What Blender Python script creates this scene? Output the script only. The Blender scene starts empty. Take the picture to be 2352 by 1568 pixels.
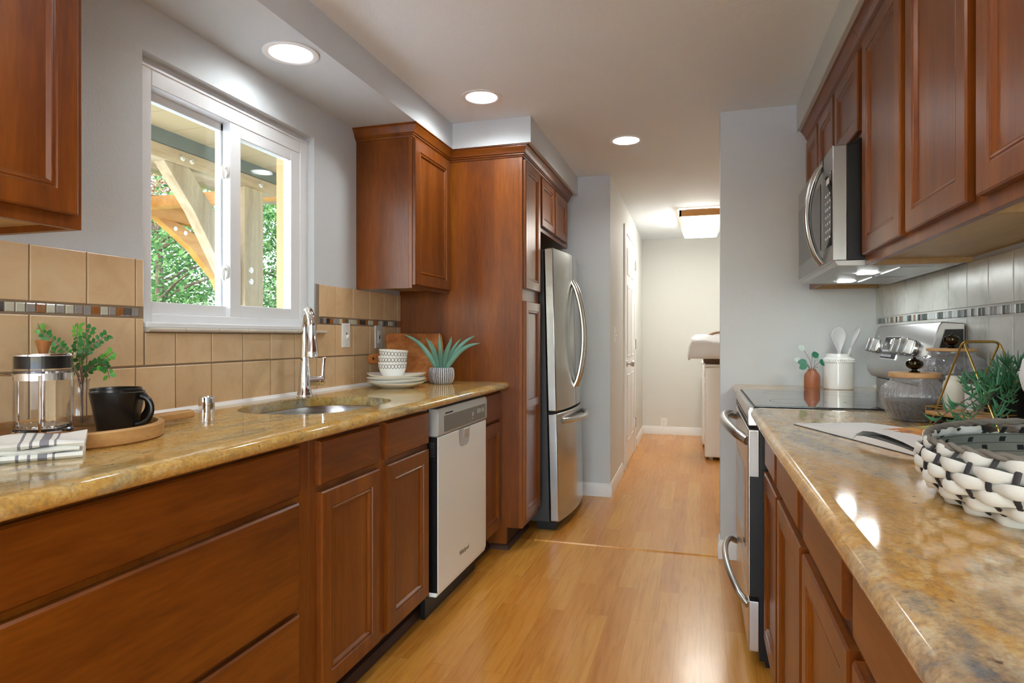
import bpy, bmesh, math, random
from mathutils import Vector, Matrix
S = bpy.context.scene
COL = S.collection
PI = math.pi
rnd = random.Random(7)

# ------------------------------------------------------------------ camera, world, exposure
YAW = math.atan(433 / 1460.0)
cd = bpy.data.cameras.new('camera'); cam = bpy.data.objects.new('camera', cd); COL.objects.link(cam)
cam.location = (0, 0, 1.207); cam.rotation_euler = (PI / 2, 0, YAW)
cd.sensor_width = 36; cd.lens = 36 * 1460 / 2352; cd.shift_y = -9 / 2352; cd.clip_start = .02; cd.clip_end = 200
S.camera = cam
S.view_settings.view_transform = 'Standard'; S.view_settings.look = 'None'
S.view_settings.exposure = 2.27; S.view_settings.gamma = 1.0; S.view_settings.use_curve_mapping = False
W = bpy.data.worlds.new('sky'); S.world = W; W.use_nodes = True
wn = W.node_tree.nodes; wl = W.node_tree.links
sky = wn.new('ShaderNodeTexSky'); sky.sky_type = 'NISHITA'; sky.sun_disc = False
sky.sun_elevation = math.radians(48); sky.sun_rotation = math.radians(200)
wl.new(sky.outputs[0], wn['Background'].inputs[0]); wn['Background'].inputs[1].default_value = 0.35
sd = bpy.data.lights.new('sun', 'SUN'); sd.energy = 1.7; sd.angle = .01; sd.color = (1, .95, .86)
so = bpy.data.objects.new('sun', sd); COL.objects.link(so)
so.rotation_euler = Vector((.12, .62, -.70)).to_track_quat('-Z', 'Y').to_euler()
LENS = 42.0       # emission of the recessed lamps' lenses
HALL = 4.6       # emission of the hall fixture
HOOD = 18.0       # emission of the two lamps under the microwave
# light bounces
S.cycles.max_bounces = 10; S.cycles.diffuse_bounces = 5; S.cycles.glossy_bounces = 5
S.cycles.transmission_bounces = 8; S.cycles.transparent_max_bounces = 24
S.cycles.caustics_reflective = False; S.cycles.caustics_refractive = False
S.cycles.sample_clamp_indirect = 6.0

# ------------------------------------------------------------------ materials
def lin(r, g, b):
    f = lambda v: v / 12.92 if v <= .04045 else ((v + .055) / 1.055) ** 2.4
    return (f(r / 255), f(g / 255), f(b / 255), 1)

class NT:
    def __init__(s, name):
        s.m = bpy.data.materials.new(name); s.m.use_nodes = True
        s.n = s.m.node_tree.nodes; s.l = s.m.node_tree.links
        s.b = s.n['Principled BSDF']; s.out = s.n['Material Output']
    def new(s, t, **kw):
        x = s.n.new(t)
        for k, v in kw.items(): setattr(x, k, v)
        return x
    def set(s, node, **kw):
        for k, v in kw.items(): node.inputs[k.replace('_', ' ')].default_value = v
        return node
    def link(s, a, b): s.l.new(a, b)
    def coord(s, scale=(1, 1, 1), rot=(0, 0, 0), kind='Object', rand=0.0):
        tc = s.new('ShaderNodeTexCoord'); mp = s.new('ShaderNodeMapping')
        mp.inputs['Scale'].default_value = scale; mp.inputs['Rotation'].default_value = rot
        o = tc.outputs[kind]
        if rand:
            oi = s.new('ShaderNodeObjectInfo'); mu = s.new('ShaderNodeMath', operation='MULTIPLY'); mu.inputs[1].default_value = rand
            s.link(oi.outputs['Random'], mu.inputs[0])
            ad = s.new('ShaderNodeVectorMath', operation='ADD'); s.link(o, ad.inputs[0]); s.link(mu.outputs[0], ad.inputs[1]); o = ad.outputs[0]
        s.link(o, mp.inputs['Vector']); return mp.outputs[0]
    def noise(s, vec, scale, detail=3, rough=.5, dist=0):
        n = s.new('ShaderNodeTexNoise'); s.link(vec, n.inputs['Vector'])
        s.set(n, Scale=scale, Detail=detail, Roughness=rough, Distortion=dist); return n.outputs['Fac']
    def ramp(s, fac, stops, interp='LINEAR'):
        r = s.new('ShaderNodeValToRGB'); r.color_ramp.interpolation = interp
        e = r.color_ramp.elements
        while len(e) < len(stops): e.new(.5)
        for i, (p, c) in enumerate(stops): e[i].position = p; e[i].color = c if len(c) == 4 else (*c, 1)
        s.link(fac, r.inputs[0]); return r.outputs[0]
    def mix(s, fac, a, b, mode='MIX'):
        m = s.new('ShaderNodeMix', data_type='RGBA', blend_type=mode)
        for sock, v in ((m.inputs[0], fac), (m.inputs[6], a), (m.inputs[7], b)):
            if hasattr(v, 'is_output'): s.link(v, sock)
            else: sock.default_value = v
        return m.outputs[2]
    def bump(s, h, strength=.1, dist=.01):
        b = s.new('ShaderNodeBump'); b.inputs['Strength'].default_value = strength; b.inputs['Distance'].default_value = dist
        s.link(h, b.inputs['Height']); s.link(b.outputs[0], s.b.inputs['Normal'])

def plain(name, col, rough=.5, metal=0, bump=None, coat=0, var=0.0, spec=.5):
    t = NT(name); t.set(t.b, Roughness=rough, Metallic=metal, Coat_Weight=coat, Specular_IOR_Level=spec)
    t.b.inputs['Base Color'].default_value = col
    if var or bump: v = t.coord()
    if var:
        n = t.noise(v, 9, 3); d = tuple(c * (1 - var) for c in col[:3]) + (1,)
        t.link(t.ramp(n, [(.3, d), (.7, col)]), t.b.inputs['Base Color'])
    if bump: t.bump(t.noise(v, bump[0], 2), bump[1], bump[2] if len(bump) > 2 else .004)
    return t.m

def wood(name, dark, mid, light, axis='z', rough=.33, coat=.16, grain=1.0, rand=9.0, fine=True):
    t = NT(name); k = {'x': (.9, 9, 9), 'y': (9, .9, 9), 'z': (9, 9, .9)}[axis]
    v = t.coord(tuple(a * grain for a in k), rand=rand)
    n1 = t.noise(v, 1.6, 5, .6, .35); c = t.ramp(n1, [(.28, dark), (.5, mid), (.74, light)])
    if fine:
        v2 = t.coord(tuple(a * grain * 5 for a in k), rand=rand); n2 = t.noise(v2, 4, 2, .6)
        c = t.mix(.22, c, t.ramp(n2, [(.35, tuple(x * .62 for x in mid[:3]) + (1,)), (.65, light)]))
    t.link(c, t.b.inputs['Base Color']); t.set(t.b, Roughness=rough, Coat_Weight=coat, Coat_Roughness=.34, Specular_IOR_Level=.4)
    return t.m

CH = (lin(82, 36, 5), lin(116, 58, 9), lin(148, 83, 18))
M = {}
M['wood'] = wood('cherry_wood_vertical', *CH, axis='z', grain=.55)
M['wood_y'] = wood('cherry_wood_lengthwise', *CH, axis='y', grain=.55)
M['wood_x'] = wood('cherry_wood_crosswise', *CH, axis='x', grain=.55)
M['wood_pale'] = wood('maple_underside', lin(176, 142, 92), lin(192, 158, 104), lin(204, 172, 118), axis='y', rough=.45, coat=0, grain=.4)
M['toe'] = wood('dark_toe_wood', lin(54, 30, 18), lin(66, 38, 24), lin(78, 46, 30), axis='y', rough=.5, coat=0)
M['oak'] = wood('honey_oak_frame', lin(176, 118, 54), lin(196, 138, 70), lin(208, 154, 86), axis='x', rough=.4, coat=0)
M['tray_wood'] = wood('acacia_tray', lin(160, 112, 62), lin(190, 142, 86), lin(212, 170, 112), axis='y', rough=.5, coat=0, grain=1.4)
M['board_wood'] = wood('acacia_board', lin(120, 62, 28), lin(168, 98, 50), lin(206, 146, 88), axis='y', rough=.38, coat=.1, grain=1.3)
M['lid_wood'] = wood('beech_lid', lin(178, 132, 84), lin(196, 150, 100), lin(210, 168, 120), axis='x', rough=.5, coat=0, grain=2)
M['handle_wood'] = plain('turned_wood', lin(176, 112, 58), .4, var=.15)
M['beam'] = wood('cedar_timber', lin(168, 108, 44), lin(196, 134, 62), lin(214, 158, 88), axis='y', rough=.6, coat=0, grain=.6)
M['post'] = wood('weathered_timber', lin(146, 122, 92), lin(172, 150, 118), lin(194, 174, 144), axis='z', rough=.7, coat=0, grain=.8)
M['wall'] = plain('grey_wall_paint', lin(208, 213, 216), .65, bump=(170, .22, .004))
M['wall_hall'] = plain('cream_wall_paint', lin(220, 221, 217), .65, bump=(170, .18, .004))
M['ceiling'] = plain('white_ceiling_paint', lin(238, 245, 249), .75, bump=(130, .25, .004))
M['trim'] = plain('white_gloss_trim', lin(236, 236, 236), .3)
M['vinyl'] = plain('white_vinyl', lin(232, 234, 236), .32)
M['plastic'] = plain('white_plastic', lin(238, 238, 236), .3)
M['sill'] = plain('whitish_sill_tile', lin(212, 202, 190), .35, var=.12)
M['caulk'] = plain('white_caulk', lin(236, 236, 236), .35)
M['plaster'] = plain('bare_grey_plaster', lin(168, 166, 168), .8, bump=(60, .4, .004), var=.2)
M['ceramic'] = plain('white_ceramic', lin(236, 236, 232), .14, coat=.3)
M['cream_ceramic'] = plain('cream_ceramic', lin(232, 230, 214), .3)
M['matte_white'] = plain('matte_white', lin(228, 228, 226), .5)
M['silicone'] = plain('pale_grey_silicone', lin(206, 206, 208), .5)
M['terracotta'] = plain('terracotta_glaze', lin(166, 102, 72), .42, var=.12)
M['black_ceramic'] = plain('black_glaze', lin(13, 13, 14), .3)
M['black'] = plain('black_plastic', lin(9, 9, 10), .4, spec=.35)
M['black_soft'] = plain('matt_black', lin(7, 7, 7), .6, spec=.3)
M['black_glass'] = plain('black_glass', lin(8, 8, 9), .06)
M['display_face'] = plain('dark_display_face', lin(26, 26, 28), .45, spec=.25)
M['cooktop'] = plain('smoked_ceramic_glass', lin(26, 26, 28), .03, coat=.6, spec=1.0)
M['chrome'] = plain('chrome', (.86, .86, .88, 1), .06, 1)
M['brass'] = plain('brushed_brass', lin(206, 170, 92), .28, 1)
M['bronze'] = plain('dark_bronze', lin(70, 62, 48), .16, 1)
M['nickel'] = plain('satin_nickel', (.62, .6, .57, 1), .3, 1)
M['grey_panel'] = plain('slate_grey_panel', lin(112, 114, 110), .3)
M['dw_white'] = plain('pale_silver_enamel', lin(240, 248, 246), .22, coat=.2)
M['plate_grey'] = plain('pale_grey_plate', lin(206, 206, 206), .35)
M['silver_plastic'] = plain('silver_plastic', lin(190, 192, 190), .35, metal=.3)
M['white_enamel'] = plain('white_enamel', lin(236, 234, 228), .22, coat=.3)
M['mark'] = plain('white_print', lin(230, 230, 235), .5)
M['dark_mark'] = plain('grey_print', lin(96, 94, 84), .5)
M['fridge_side'] = plain('grey_side_steel', lin(120, 118, 118), .4, metal=.5)
M['dark_steel'] = plain('graphite_shell', lin(52, 54, 56), .45)
M['cloth'] = plain('white_cloth', lin(236, 236, 232), .9, bump=(400, .3, .002))
M['towel'] = plain('white_terry', lin(238, 238, 240), .95, bump=(220, .8, .006))
M['paper'] = plain('white_paper', lin(232, 231, 228), .6)
M['wicker'] = plain('brown_wicker', lin(122, 86, 54), .7, var=.3)
M['rush'] = plain('whitewashed_rush', lin(222, 222, 214), .7, var=.12, bump=(60, .3, .004))
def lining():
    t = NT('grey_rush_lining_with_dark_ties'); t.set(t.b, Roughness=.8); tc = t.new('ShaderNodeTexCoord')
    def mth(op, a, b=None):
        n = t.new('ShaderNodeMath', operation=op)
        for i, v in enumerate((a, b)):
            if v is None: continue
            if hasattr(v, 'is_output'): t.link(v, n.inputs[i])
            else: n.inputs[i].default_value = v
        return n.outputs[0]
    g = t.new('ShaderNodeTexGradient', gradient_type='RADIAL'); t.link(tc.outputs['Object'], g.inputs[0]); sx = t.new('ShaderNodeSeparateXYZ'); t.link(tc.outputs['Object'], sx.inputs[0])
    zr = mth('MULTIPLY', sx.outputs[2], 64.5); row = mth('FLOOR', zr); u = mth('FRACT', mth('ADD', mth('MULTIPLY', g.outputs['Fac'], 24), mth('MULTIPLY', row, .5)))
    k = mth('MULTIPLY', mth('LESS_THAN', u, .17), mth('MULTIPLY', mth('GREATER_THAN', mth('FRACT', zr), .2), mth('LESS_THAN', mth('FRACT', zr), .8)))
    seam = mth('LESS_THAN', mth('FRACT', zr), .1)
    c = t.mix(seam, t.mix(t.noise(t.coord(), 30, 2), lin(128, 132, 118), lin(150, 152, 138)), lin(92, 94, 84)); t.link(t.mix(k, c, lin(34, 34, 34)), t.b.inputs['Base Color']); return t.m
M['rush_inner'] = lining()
M['rush_dark'] = plain('black_raffia', lin(44, 42, 44), .6)
M['rope'] = plain('grey_rope', lin(128, 122, 112), .8, var=.3, bump=(90, .6, .004))
M['tea'] = plain('dark_loose_tea', lin(52, 44, 36), .7, var=.5, bump=(160, 1.0, .01))
M['tea_grey'] = plain('dark_beans', lin(62, 58, 58), .5, var=.6, bump=(120, 1.0, .012))
M['soil'] = plain('soil', lin(52, 40, 32), .9, bump=(90, .8))
M['grout'] = plain('grout', lin(146, 126, 104), .9)
M['grout_pale'] = plain('pale_grout', lin(200, 200, 196), .9)
M['leaf_in'] = plain('boxwood_leaf', lin(58, 138, 62), .45, var=.45)
M['leaf_tip'] = plain('young_boxwood_leaf', lin(110, 190, 70), .45, var=.3)
M['leaf_euc'] = plain('eucalyptus_leaf', lin(44, 128, 96), .45, var=.3)
M['leaf_pale'] = plain('translucent_pale_leaf', lin(190, 204, 196), .5, var=.1)
M['leaf_trail'] = plain('trailing_leaf', lin(84, 158, 112), .4, var=.5)
M['aloe'] = plain('aloe_green', lin(108, 158, 140), .5, var=.3)
M['stem'] = plain('brown_stem', lin(122, 102, 92), .6)
M['bark'] = plain('bark', lin(92, 72, 54), .9, bump=(20, .8, .02))
M['lawn'] = plain('lawn_green', lin(92, 128, 58), .95, var=.4)
M['post_y'] = wood('weathered_timber_lengthwise', lin(150, 122, 90), lin(178, 152, 118), lin(198, 176, 144), axis='y', rough=.7, coat=0, grain=.8)
M['stucco'] = plain('beige_siding', lin(176, 154, 112), .8)
M['green_box'] = plain('dark_green_fascia', lin(108, 112, 100), .7, var=.15)
M['red_led'] = plain('red_button', lin(150, 20, 40), .4)
M['page_grey'] = plain('grey_printed_paper', lin(150, 152, 152), .5, var=.3)

def steel(name, col, rough, stretch):
    t = NT(name); t.set(t.b, Metallic=1.0, Roughness=rough); t.b.inputs['Base Color'].default_value = col
    n = t.noise(t.coord(stretch), 6, 2)
    r = t.new('ShaderNodeMapRange'); t.link(n, r.inputs[0]); r.inputs[3].default_value = rough - .015; r.inputs[4].default_value = rough + .015
    t.link(r.outputs[0], t.b.inputs['Roughness']); return t.m
M['steel'] = steel('brushed_steel', (.60, .60, .585, 1), .26, (3, 3, 90))
M['steel_mw'] = steel('steel_with_dark_reflection', (.36, .365, .36, 1), .3, (3, 90, 3))  # dark surroundings mirrored in the steel are put into its darker base colour
M['steel_grey'] = steel('grey_brushed_steel', (.44, .44, .45, 1), .36, (3, 3, 90))
M['steel_v'] = steel('brushed_fridge_steel', (.50, .51, .50, 1), .24, (90, 90, 2))
M['steel_dark'] = steel('dark_brushed_steel', (.36, .36, .36, 1), .30, (3, 90, 3))
M['sink_steel'] = steel('sink_steel', (.52, .52, .52, 1), .25, (40, 40, 40))

def aloe_stripes():
    t = NT('charcoal_pot_with_white_ridges'); t.set(t.b, Roughness=.7)
    g = t.new('ShaderNodeTexGradient', gradient_type='RADIAL'); tc = t.new('ShaderNodeTexCoord'); t.link(tc.outputs['Object'], g.inputs[0])
    mu = t.new('ShaderNodeMath', operation='MULTIPLY'); t.link(g.outputs['Fac'], mu.inputs[0]); mu.inputs[1].default_value = 36
    fr = t.new('ShaderNodeMath', operation='FRACT'); t.link(mu.outputs[0], fr.inputs[0])
    ad = t.new('ShaderNodeMath', operation='MULTIPLY_ADD'); t.link(t.noise(t.coord((1, 1, 1)), 160, 2), ad.inputs[0]); ad.inputs[1].default_value = .5; t.link(fr.outputs[0], ad.inputs[2])
    t.link(t.ramp(ad.outputs[0], [(.56, lin(222, 220, 222)), (.72, lin(98, 100, 108)), (1.0, lin(98, 100, 108))]), t.b.inputs['Base Color']); return t.m
M['pot_stripes'] = aloe_stripes()

def glass(name, tint=(1, 1, 1, 1), edge=None, rough=.02, refl=1.0, bump=None, milk=0, power=4.5):
    t = NT(name); tr = t.new('ShaderNodeBsdfTransparent'); gl = t.new('ShaderNodeBsdfGlossy'); gl.inputs['Roughness'].default_value = rough
    fr = t.new('ShaderNodeLayerWeight'); fr.inputs[0].default_value = .5
    pw = t.new('ShaderNodeMath', operation='POWER'); t.link(fr.outputs['Facing'], pw.inputs[0]); pw.inputs[1].default_value = power
    fa = t.new('ShaderNodeMath', operation='MULTIPLY_ADD'); t.link(pw.outputs[0], fa.inputs[0]); fa.inputs[1].default_value = .9; fa.inputs[2].default_value = .04
    mx = t.new('ShaderNodeMixShader'); t.link(tr.outputs[0], mx.inputs[1]); t.link(gl.outputs[0], mx.inputs[2])
    mu = t.new('ShaderNodeMath', operation='MULTIPLY'); mu.inputs[1].default_value = refl; mu.use_clamp = True
    t.link(fa.outputs[0], mu.inputs[0]); t.link(mu.outputs[0], mx.inputs[0])
    if edge:
        lw = t.new('ShaderNodeLayerWeight'); lw.inputs[0].default_value = .35
        t.link(t.ramp(lw.outputs['Facing'], [(.15, tint), (.85, edge)]), tr.inputs[0])
        if bump: t.bump(t.noise(t.coord(), bump[0], 1), bump[1]); 
    else: tr.inputs[0].default_value = tint
    if milk:
        df = t.new('ShaderNodeBsdfDiffuse'); df.inputs[0].default_value = (.9, .9, .92, 1); m2 = t.new('ShaderNodeMixShader'); m2.inputs[0].default_value = milk
        t.link(mx.outputs[0], m2.inputs[1]); t.link(df.outputs[0], m2.inputs[2]); mx = m2
    t.link(mx.outputs[0], t.out.inputs[0]); return t.m
M['pane'] = glass('window_glass', (.97, .985, .98, 1), refl=.8)
M['jar'] = glass('pressed_jar_glass', (.97, .97, .98, 1), (.72, .72, .75, 1), .06, 1.0, milk=.13, power=2.0)
M['clear'] = glass('clear_thin_glass', (.97, .97, .97, 1), (.82, .83, .84, 1), .02, 1.0)

def emit(name, col, strength):
    t = NT(name); e = t.new('ShaderNodeEmission'); e.inputs[0].default_value = col; e.inputs[1].default_value = strength
    t.link(e.outputs[0], t.out.inputs[0]); return t.m
M['lens'] = emit('lit_lamp_lens', (.94, .99, 1, 1), LENS)
M['lens_soft'] = emit('lit_soffit_lens', (.94, .99, 1, 1), LENS * .42)
M['hall_lens'] = emit('lit_acrylic_diffuser', (1, .965, .88, 1), HALL)
M['hood_lens'] = emit('lit_hood_lens', (.95, 1, .97, 1), HOOD)
M['display'] = emit('display_digits', (.75, .8, 1, 1), 1.2)

def tiles(name, stops, rough, interp='LINEAR', marble=0.0, vein=None):
    t = NT(name); g = t.new('ShaderNodeNewGeometry'); c = t.ramp(g.outputs['Random Per Island'], stops, interp)
    if marble:
        v = t.coord(); n = t.noise(v, 7, 6, .65, .8)
        c = t.mix(marble, c, t.ramp(n, [(.35, vein[0]), (.52, vein[1]), (.7, vein[2])]))
    t.link(c, t.b.inputs['Base Color']); t.set(t.b, Roughness=rough); return t.m
M['tile'] = tiles('tan_ceramic_tile', [(0, lin(212, 178, 136)), (.5, lin(222, 190, 148)), (1, lin(226, 198, 160))], .32, marble=.4,
                  vein=(lin(198, 160, 118), lin(224, 192, 150), lin(232, 208, 172)))
M['tile_r'] = tiles('cool_lit_tile', [(0, lin(196, 196, 188)), (.5, lin(206, 206, 200)), (1, lin(214, 213, 206))], .3, marble=.5,
                    vein=(lin(164, 166, 160), lin(208, 208, 202), lin(220, 219, 212)))  # tan tile greyed: the cool lamp light is put into its colour
MOS = [(0, lin(56, 42, 40)), (.17, lin(150, 92, 36)), (.36, lin(150, 142, 138)), (.58, lin(196, 192, 172)), (.8, lin(96, 88, 86)), (.9, lin(176, 180, 172))]
M['mosaic'] = tiles('glass_mosaic', MOS, .12, 'CONSTANT')
M['mosaic_r'] = tiles('cool_glass_mosaic', [(0, lin(48, 46, 50)), (.2, lin(84, 92, 88)), (.34, lin(196, 200, 200)), (.6, lin(136, 134, 138)), (.76, lin(206, 210, 208)), (.93, lin(146, 104, 58))], .12, 'CONSTANT')

def granite(name, gold, grey, cream, rot, sc=1.0):
    t = NT(name); v = t.coord((2.6 * sc, .95 * sc, 2.0 * sc), rot)
    big = t.noise(v, 2.3, 5, .62, .9); v2 = t.coord((5.5, 2.4, 4), rot); mid = t.noise(v2, 7, 5, .7, .6)
    v3 = t.coord(); fine = t.noise(v3, 120, 3, .7); fl = t.noise(v3, 46, 2, .6)
    c = t.ramp(big, [(.38, grey), (.47, t_mix(grey, cream, .65)), (.535, gold), (.60, gold), (.70, cream)])
    c = t.mix(.4, c, t.ramp(mid, [(.33, grey), (.5, gold), (.66, cream)]))
    c = t.mix(.32, c, t.ramp(fine, [(.34, lin(70, 50, 38)), (.5, gold), (.68, cream)]), 'OVERLAY')
    c = t.mix(t.ramp(fl, [(.68, (0, 0, 0, 1)), (.75, (.75, .75, .75, 1))]), c, lin(62, 44, 40))
    t.link(c, t.b.inputs['Base Color']); t.set(t.b, Roughness=.08, Specular_IOR_Level=.42); return t.m
def t_mix(a, b, f): return tuple(a[i] * (1 - f) + b[i] * f for i in range(3)) + (1,)
M['granite'] = granite('gold_granite', lin(198, 162, 90), lin(118, 122, 108), lin(224, 208, 160), (0, 0, -.3))
M['granite_r'] = granite('gold_and_blue_grey_granite', lin(202, 162, 92), lin(116, 124, 134), lin(224, 212, 180), (0, 0, -.22), .55)

def laminate():
    t = NT('honey_laminate_planks'); v = t.coord((1, 1, 1), (0, 0, PI / 2))
    b = t.new('ShaderNodeTexBrick'); t.link(v, b.inputs['Vector'])
    b.offset = .37; b.offset_frequency = 2
    b.inputs['Color1'].default_value = (0, 0, 0, 1); b.inputs['Color2'].default_value = (1, 1, 1, 1); b.inputs['Mortar'].default_value = (.3, .3, .3, 1)
    t.set(b, Scale=1.0, Mortar_Size=.0006, Brick_Width=.92, Row_Height=.096, Bias=0.0)
    base = t.ramp(b.outputs['Color'], [(0, lin(196, 124, 42)), (.5, lin(212, 142, 52)), (1, lin(222, 160, 68))])
    sep = t.new('ShaderNodeVectorMath', operation='MULTIPLY_ADD'); t.link(b.outputs['Color'], sep.inputs[0]); sep.inputs[1].default_value = (3.1, 7.7, 0)
    tc = t.coord((16, 1.1, 1)); t.link(tc, sep.inputs[2])
    g = t.noise(sep.outputs[0], 2.4, 6, .62, 1.1)
    c = t.mix(.42, base, t.ramp(g, [(.32, lin(168, 98, 34)), (.5, lin(208, 142, 58)), (.7, lin(224, 166, 80))]))
    t.link(t.mix(b.outputs['Fac'], c, lin(168, 108, 52)), t.b.inputs['Base Color'])
    t.set(t.b, Roughness=.27, Coat_Weight=.12, Coat_Roughness=.12); t.bump(g, .02, .001); return t.m
M['floor'] = laminate()

def stripes_cloth():
    t = NT('white_cloth_with_grey_stripes'); tc = t.new('ShaderNodeTexCoord'); sx = t.new('ShaderNodeSeparateXYZ'); t.link(tc.outputs['UV'], sx.inputs[0])
    r = [(0, lin(236, 236, 230))]
    for a, b_ in ((.585, .602), (.655, .672), (.715, .775), (.805, .822)): r += [(a, lin(140, 140, 148)), (b_, lin(236, 236, 230))]
    t.link(t.ramp(sx.outputs[0], r, 'CONSTANT'), t.b.inputs['Base Color']); t.set(t.b, Roughness=.9)
    t.bump(t.noise(t.coord(), 500, 1), .25, .002); return t.m
M['stripe'] = stripes_cloth()

def page_art():
    t = NT('printed_magazine_page'); tc = t.new('ShaderNodeTexCoord'); v = tc.outputs['UV']
    sx = t.new('ShaderNodeSeparateXYZ'); t.link(v, sx.inputs[0])
    n = t.noise(v, 5, 4, .6, .4); col = t.ramp(sx.outputs[1], [(.30, lin(206, 74, 30)), (.45, lin(226, 150, 60)), (.56, lin(96, 110, 90)), (.68, lin(196, 206, 60)), (.8, lin(40, 140, 116)), (.95, lin(60, 160, 130))])
    col = t.mix(.4, col, t.ramp(n, [(.35, lin(40, 130, 110)), (.5, lin(226, 190, 60)), (.65, lin(220, 90, 40))]))
    a = t.new('ShaderNodeVectorMath', operation='SUBTRACT'); t.link(v, a.inputs[0]); a.inputs[1].default_value = (.44, .56, 0)
    a2 = t.new('ShaderNodeVectorMath', operation='MULTIPLY'); t.link(a.outputs[0], a2.inputs[0]); a2.inputs[1].default_value = (1.0, 1.35, 0)
    ln = t.new('ShaderNodeVectorMath', operation='LENGTH'); t.link(a2.outputs[0], ln.inputs[0])
    ad = t.new('ShaderNodeMath', operation='MULTIPLY_ADD'); t.link(n, ad.inputs[0]); ad.inputs[1].default_value = .5; t.link(ln.outputs['Value'], ad.inputs[2])
    f = t.ramp(ad.outputs[0], [(.68, (1, 1, 1, 1)), (.71, (0, 0, 0, 1))])
    su = t.new('ShaderNodeMath', operation='ADD'); t.link(sx.outputs[0], su.inputs[0]); t.link(sx.outputs[1], su.inputs[1])
    sg = t.new('ShaderNodeMath', operation='GREATER_THAN'); t.link(su.outputs[0], sg.inputs[0]); sg.inputs[1].default_value = 1.62
    t.link(t.mix(sg.outputs[0], t.mix(f, lin(232, 231, 228), col), lin(140, 190, 168)), t.b.inputs['Base Color']); t.set(t.b, Roughness=.7); return t.m
M['page_art'] = page_art()

def bowl_rings():
    t = NT('white_ceramic_with_grey_rings'); tc = t.new('ShaderNodeTexCoord'); sx = t.new('ShaderNodeSeparateXYZ'); t.link(tc.outputs['UV'], sx.inputs[0])
    mu = t.new('ShaderNodeMath', operation='MULTIPLY'); t.link(sx.outputs[0], mu.inputs[0]); mu.inputs[1].default_value = 26
    fr = t.new('ShaderNodeMath', operation='FRACT'); t.link(mu.outputs[0], fr.inputs[0])
    cb = t.new('ShaderNodeCombineXYZ'); s1 = t.new('ShaderNodeMath', operation='SUBTRACT'); t.link(fr.outputs[0], s1.inputs[0]); s1.inputs[1].default_value = .5
    s2 = t.new('ShaderNodeMath', operation='MULTIPLY_ADD'); t.link(sx.outputs[1], s2.inputs[0]); s2.inputs[1].default_value = 3.9; s2.inputs[2].default_value = -3.0
    t.link(s1.outputs[0], cb.inputs[0]); t.link(s2.outputs[0], cb.inputs[1])
    ln = t.new('ShaderNodeVectorMath', operation='LENGTH'); t.link(cb.outputs[0], ln.inputs[0])
    t.link(t.ramp(ln.outputs['Value'], [(0, lin(236, 236, 232)), (.38, lin(110, 112, 118)), (.52, lin(236, 236, 232))], 'CONSTANT'), t.b.inputs['Base Color'])
    t.set(t.b, Roughness=.15); return t.m
M['bowl'] = bowl_rings()

def outdoor_leaf(name, a, b):
    t = NT(name); g = t.new('ShaderNodeNewGeometry'); c = t.ramp(g.outputs['Random Per Island'], [(0, a), (1, b)])
    d = t.new('ShaderNodeBsdfDiffuse'); r = t.new('ShaderNodeBsdfTranslucent'); mx = t.new('ShaderNodeMixShader'); mx.inputs[0].default_value = .45
    t.link(c, d.inputs[0]); t.link(c, r.inputs[0]); t.link(d.outputs[0], mx.inputs[1]); t.link(r.outputs[0], mx.inputs[2]); t.link(mx.outputs[0], t.out.inputs[0]); return t.m
M['tree'] = outdoor_leaf('maple_leaves', lin(52, 96, 50), lin(128, 160, 96))
M['tree_lush'] = outdoor_leaf('bright_leaves', lin(76, 122, 66), lin(160, 186, 120))
M['tree_plum'] = outdoor_leaf('plum_leaves', lin(120, 84, 74), lin(206, 170, 128))

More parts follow.
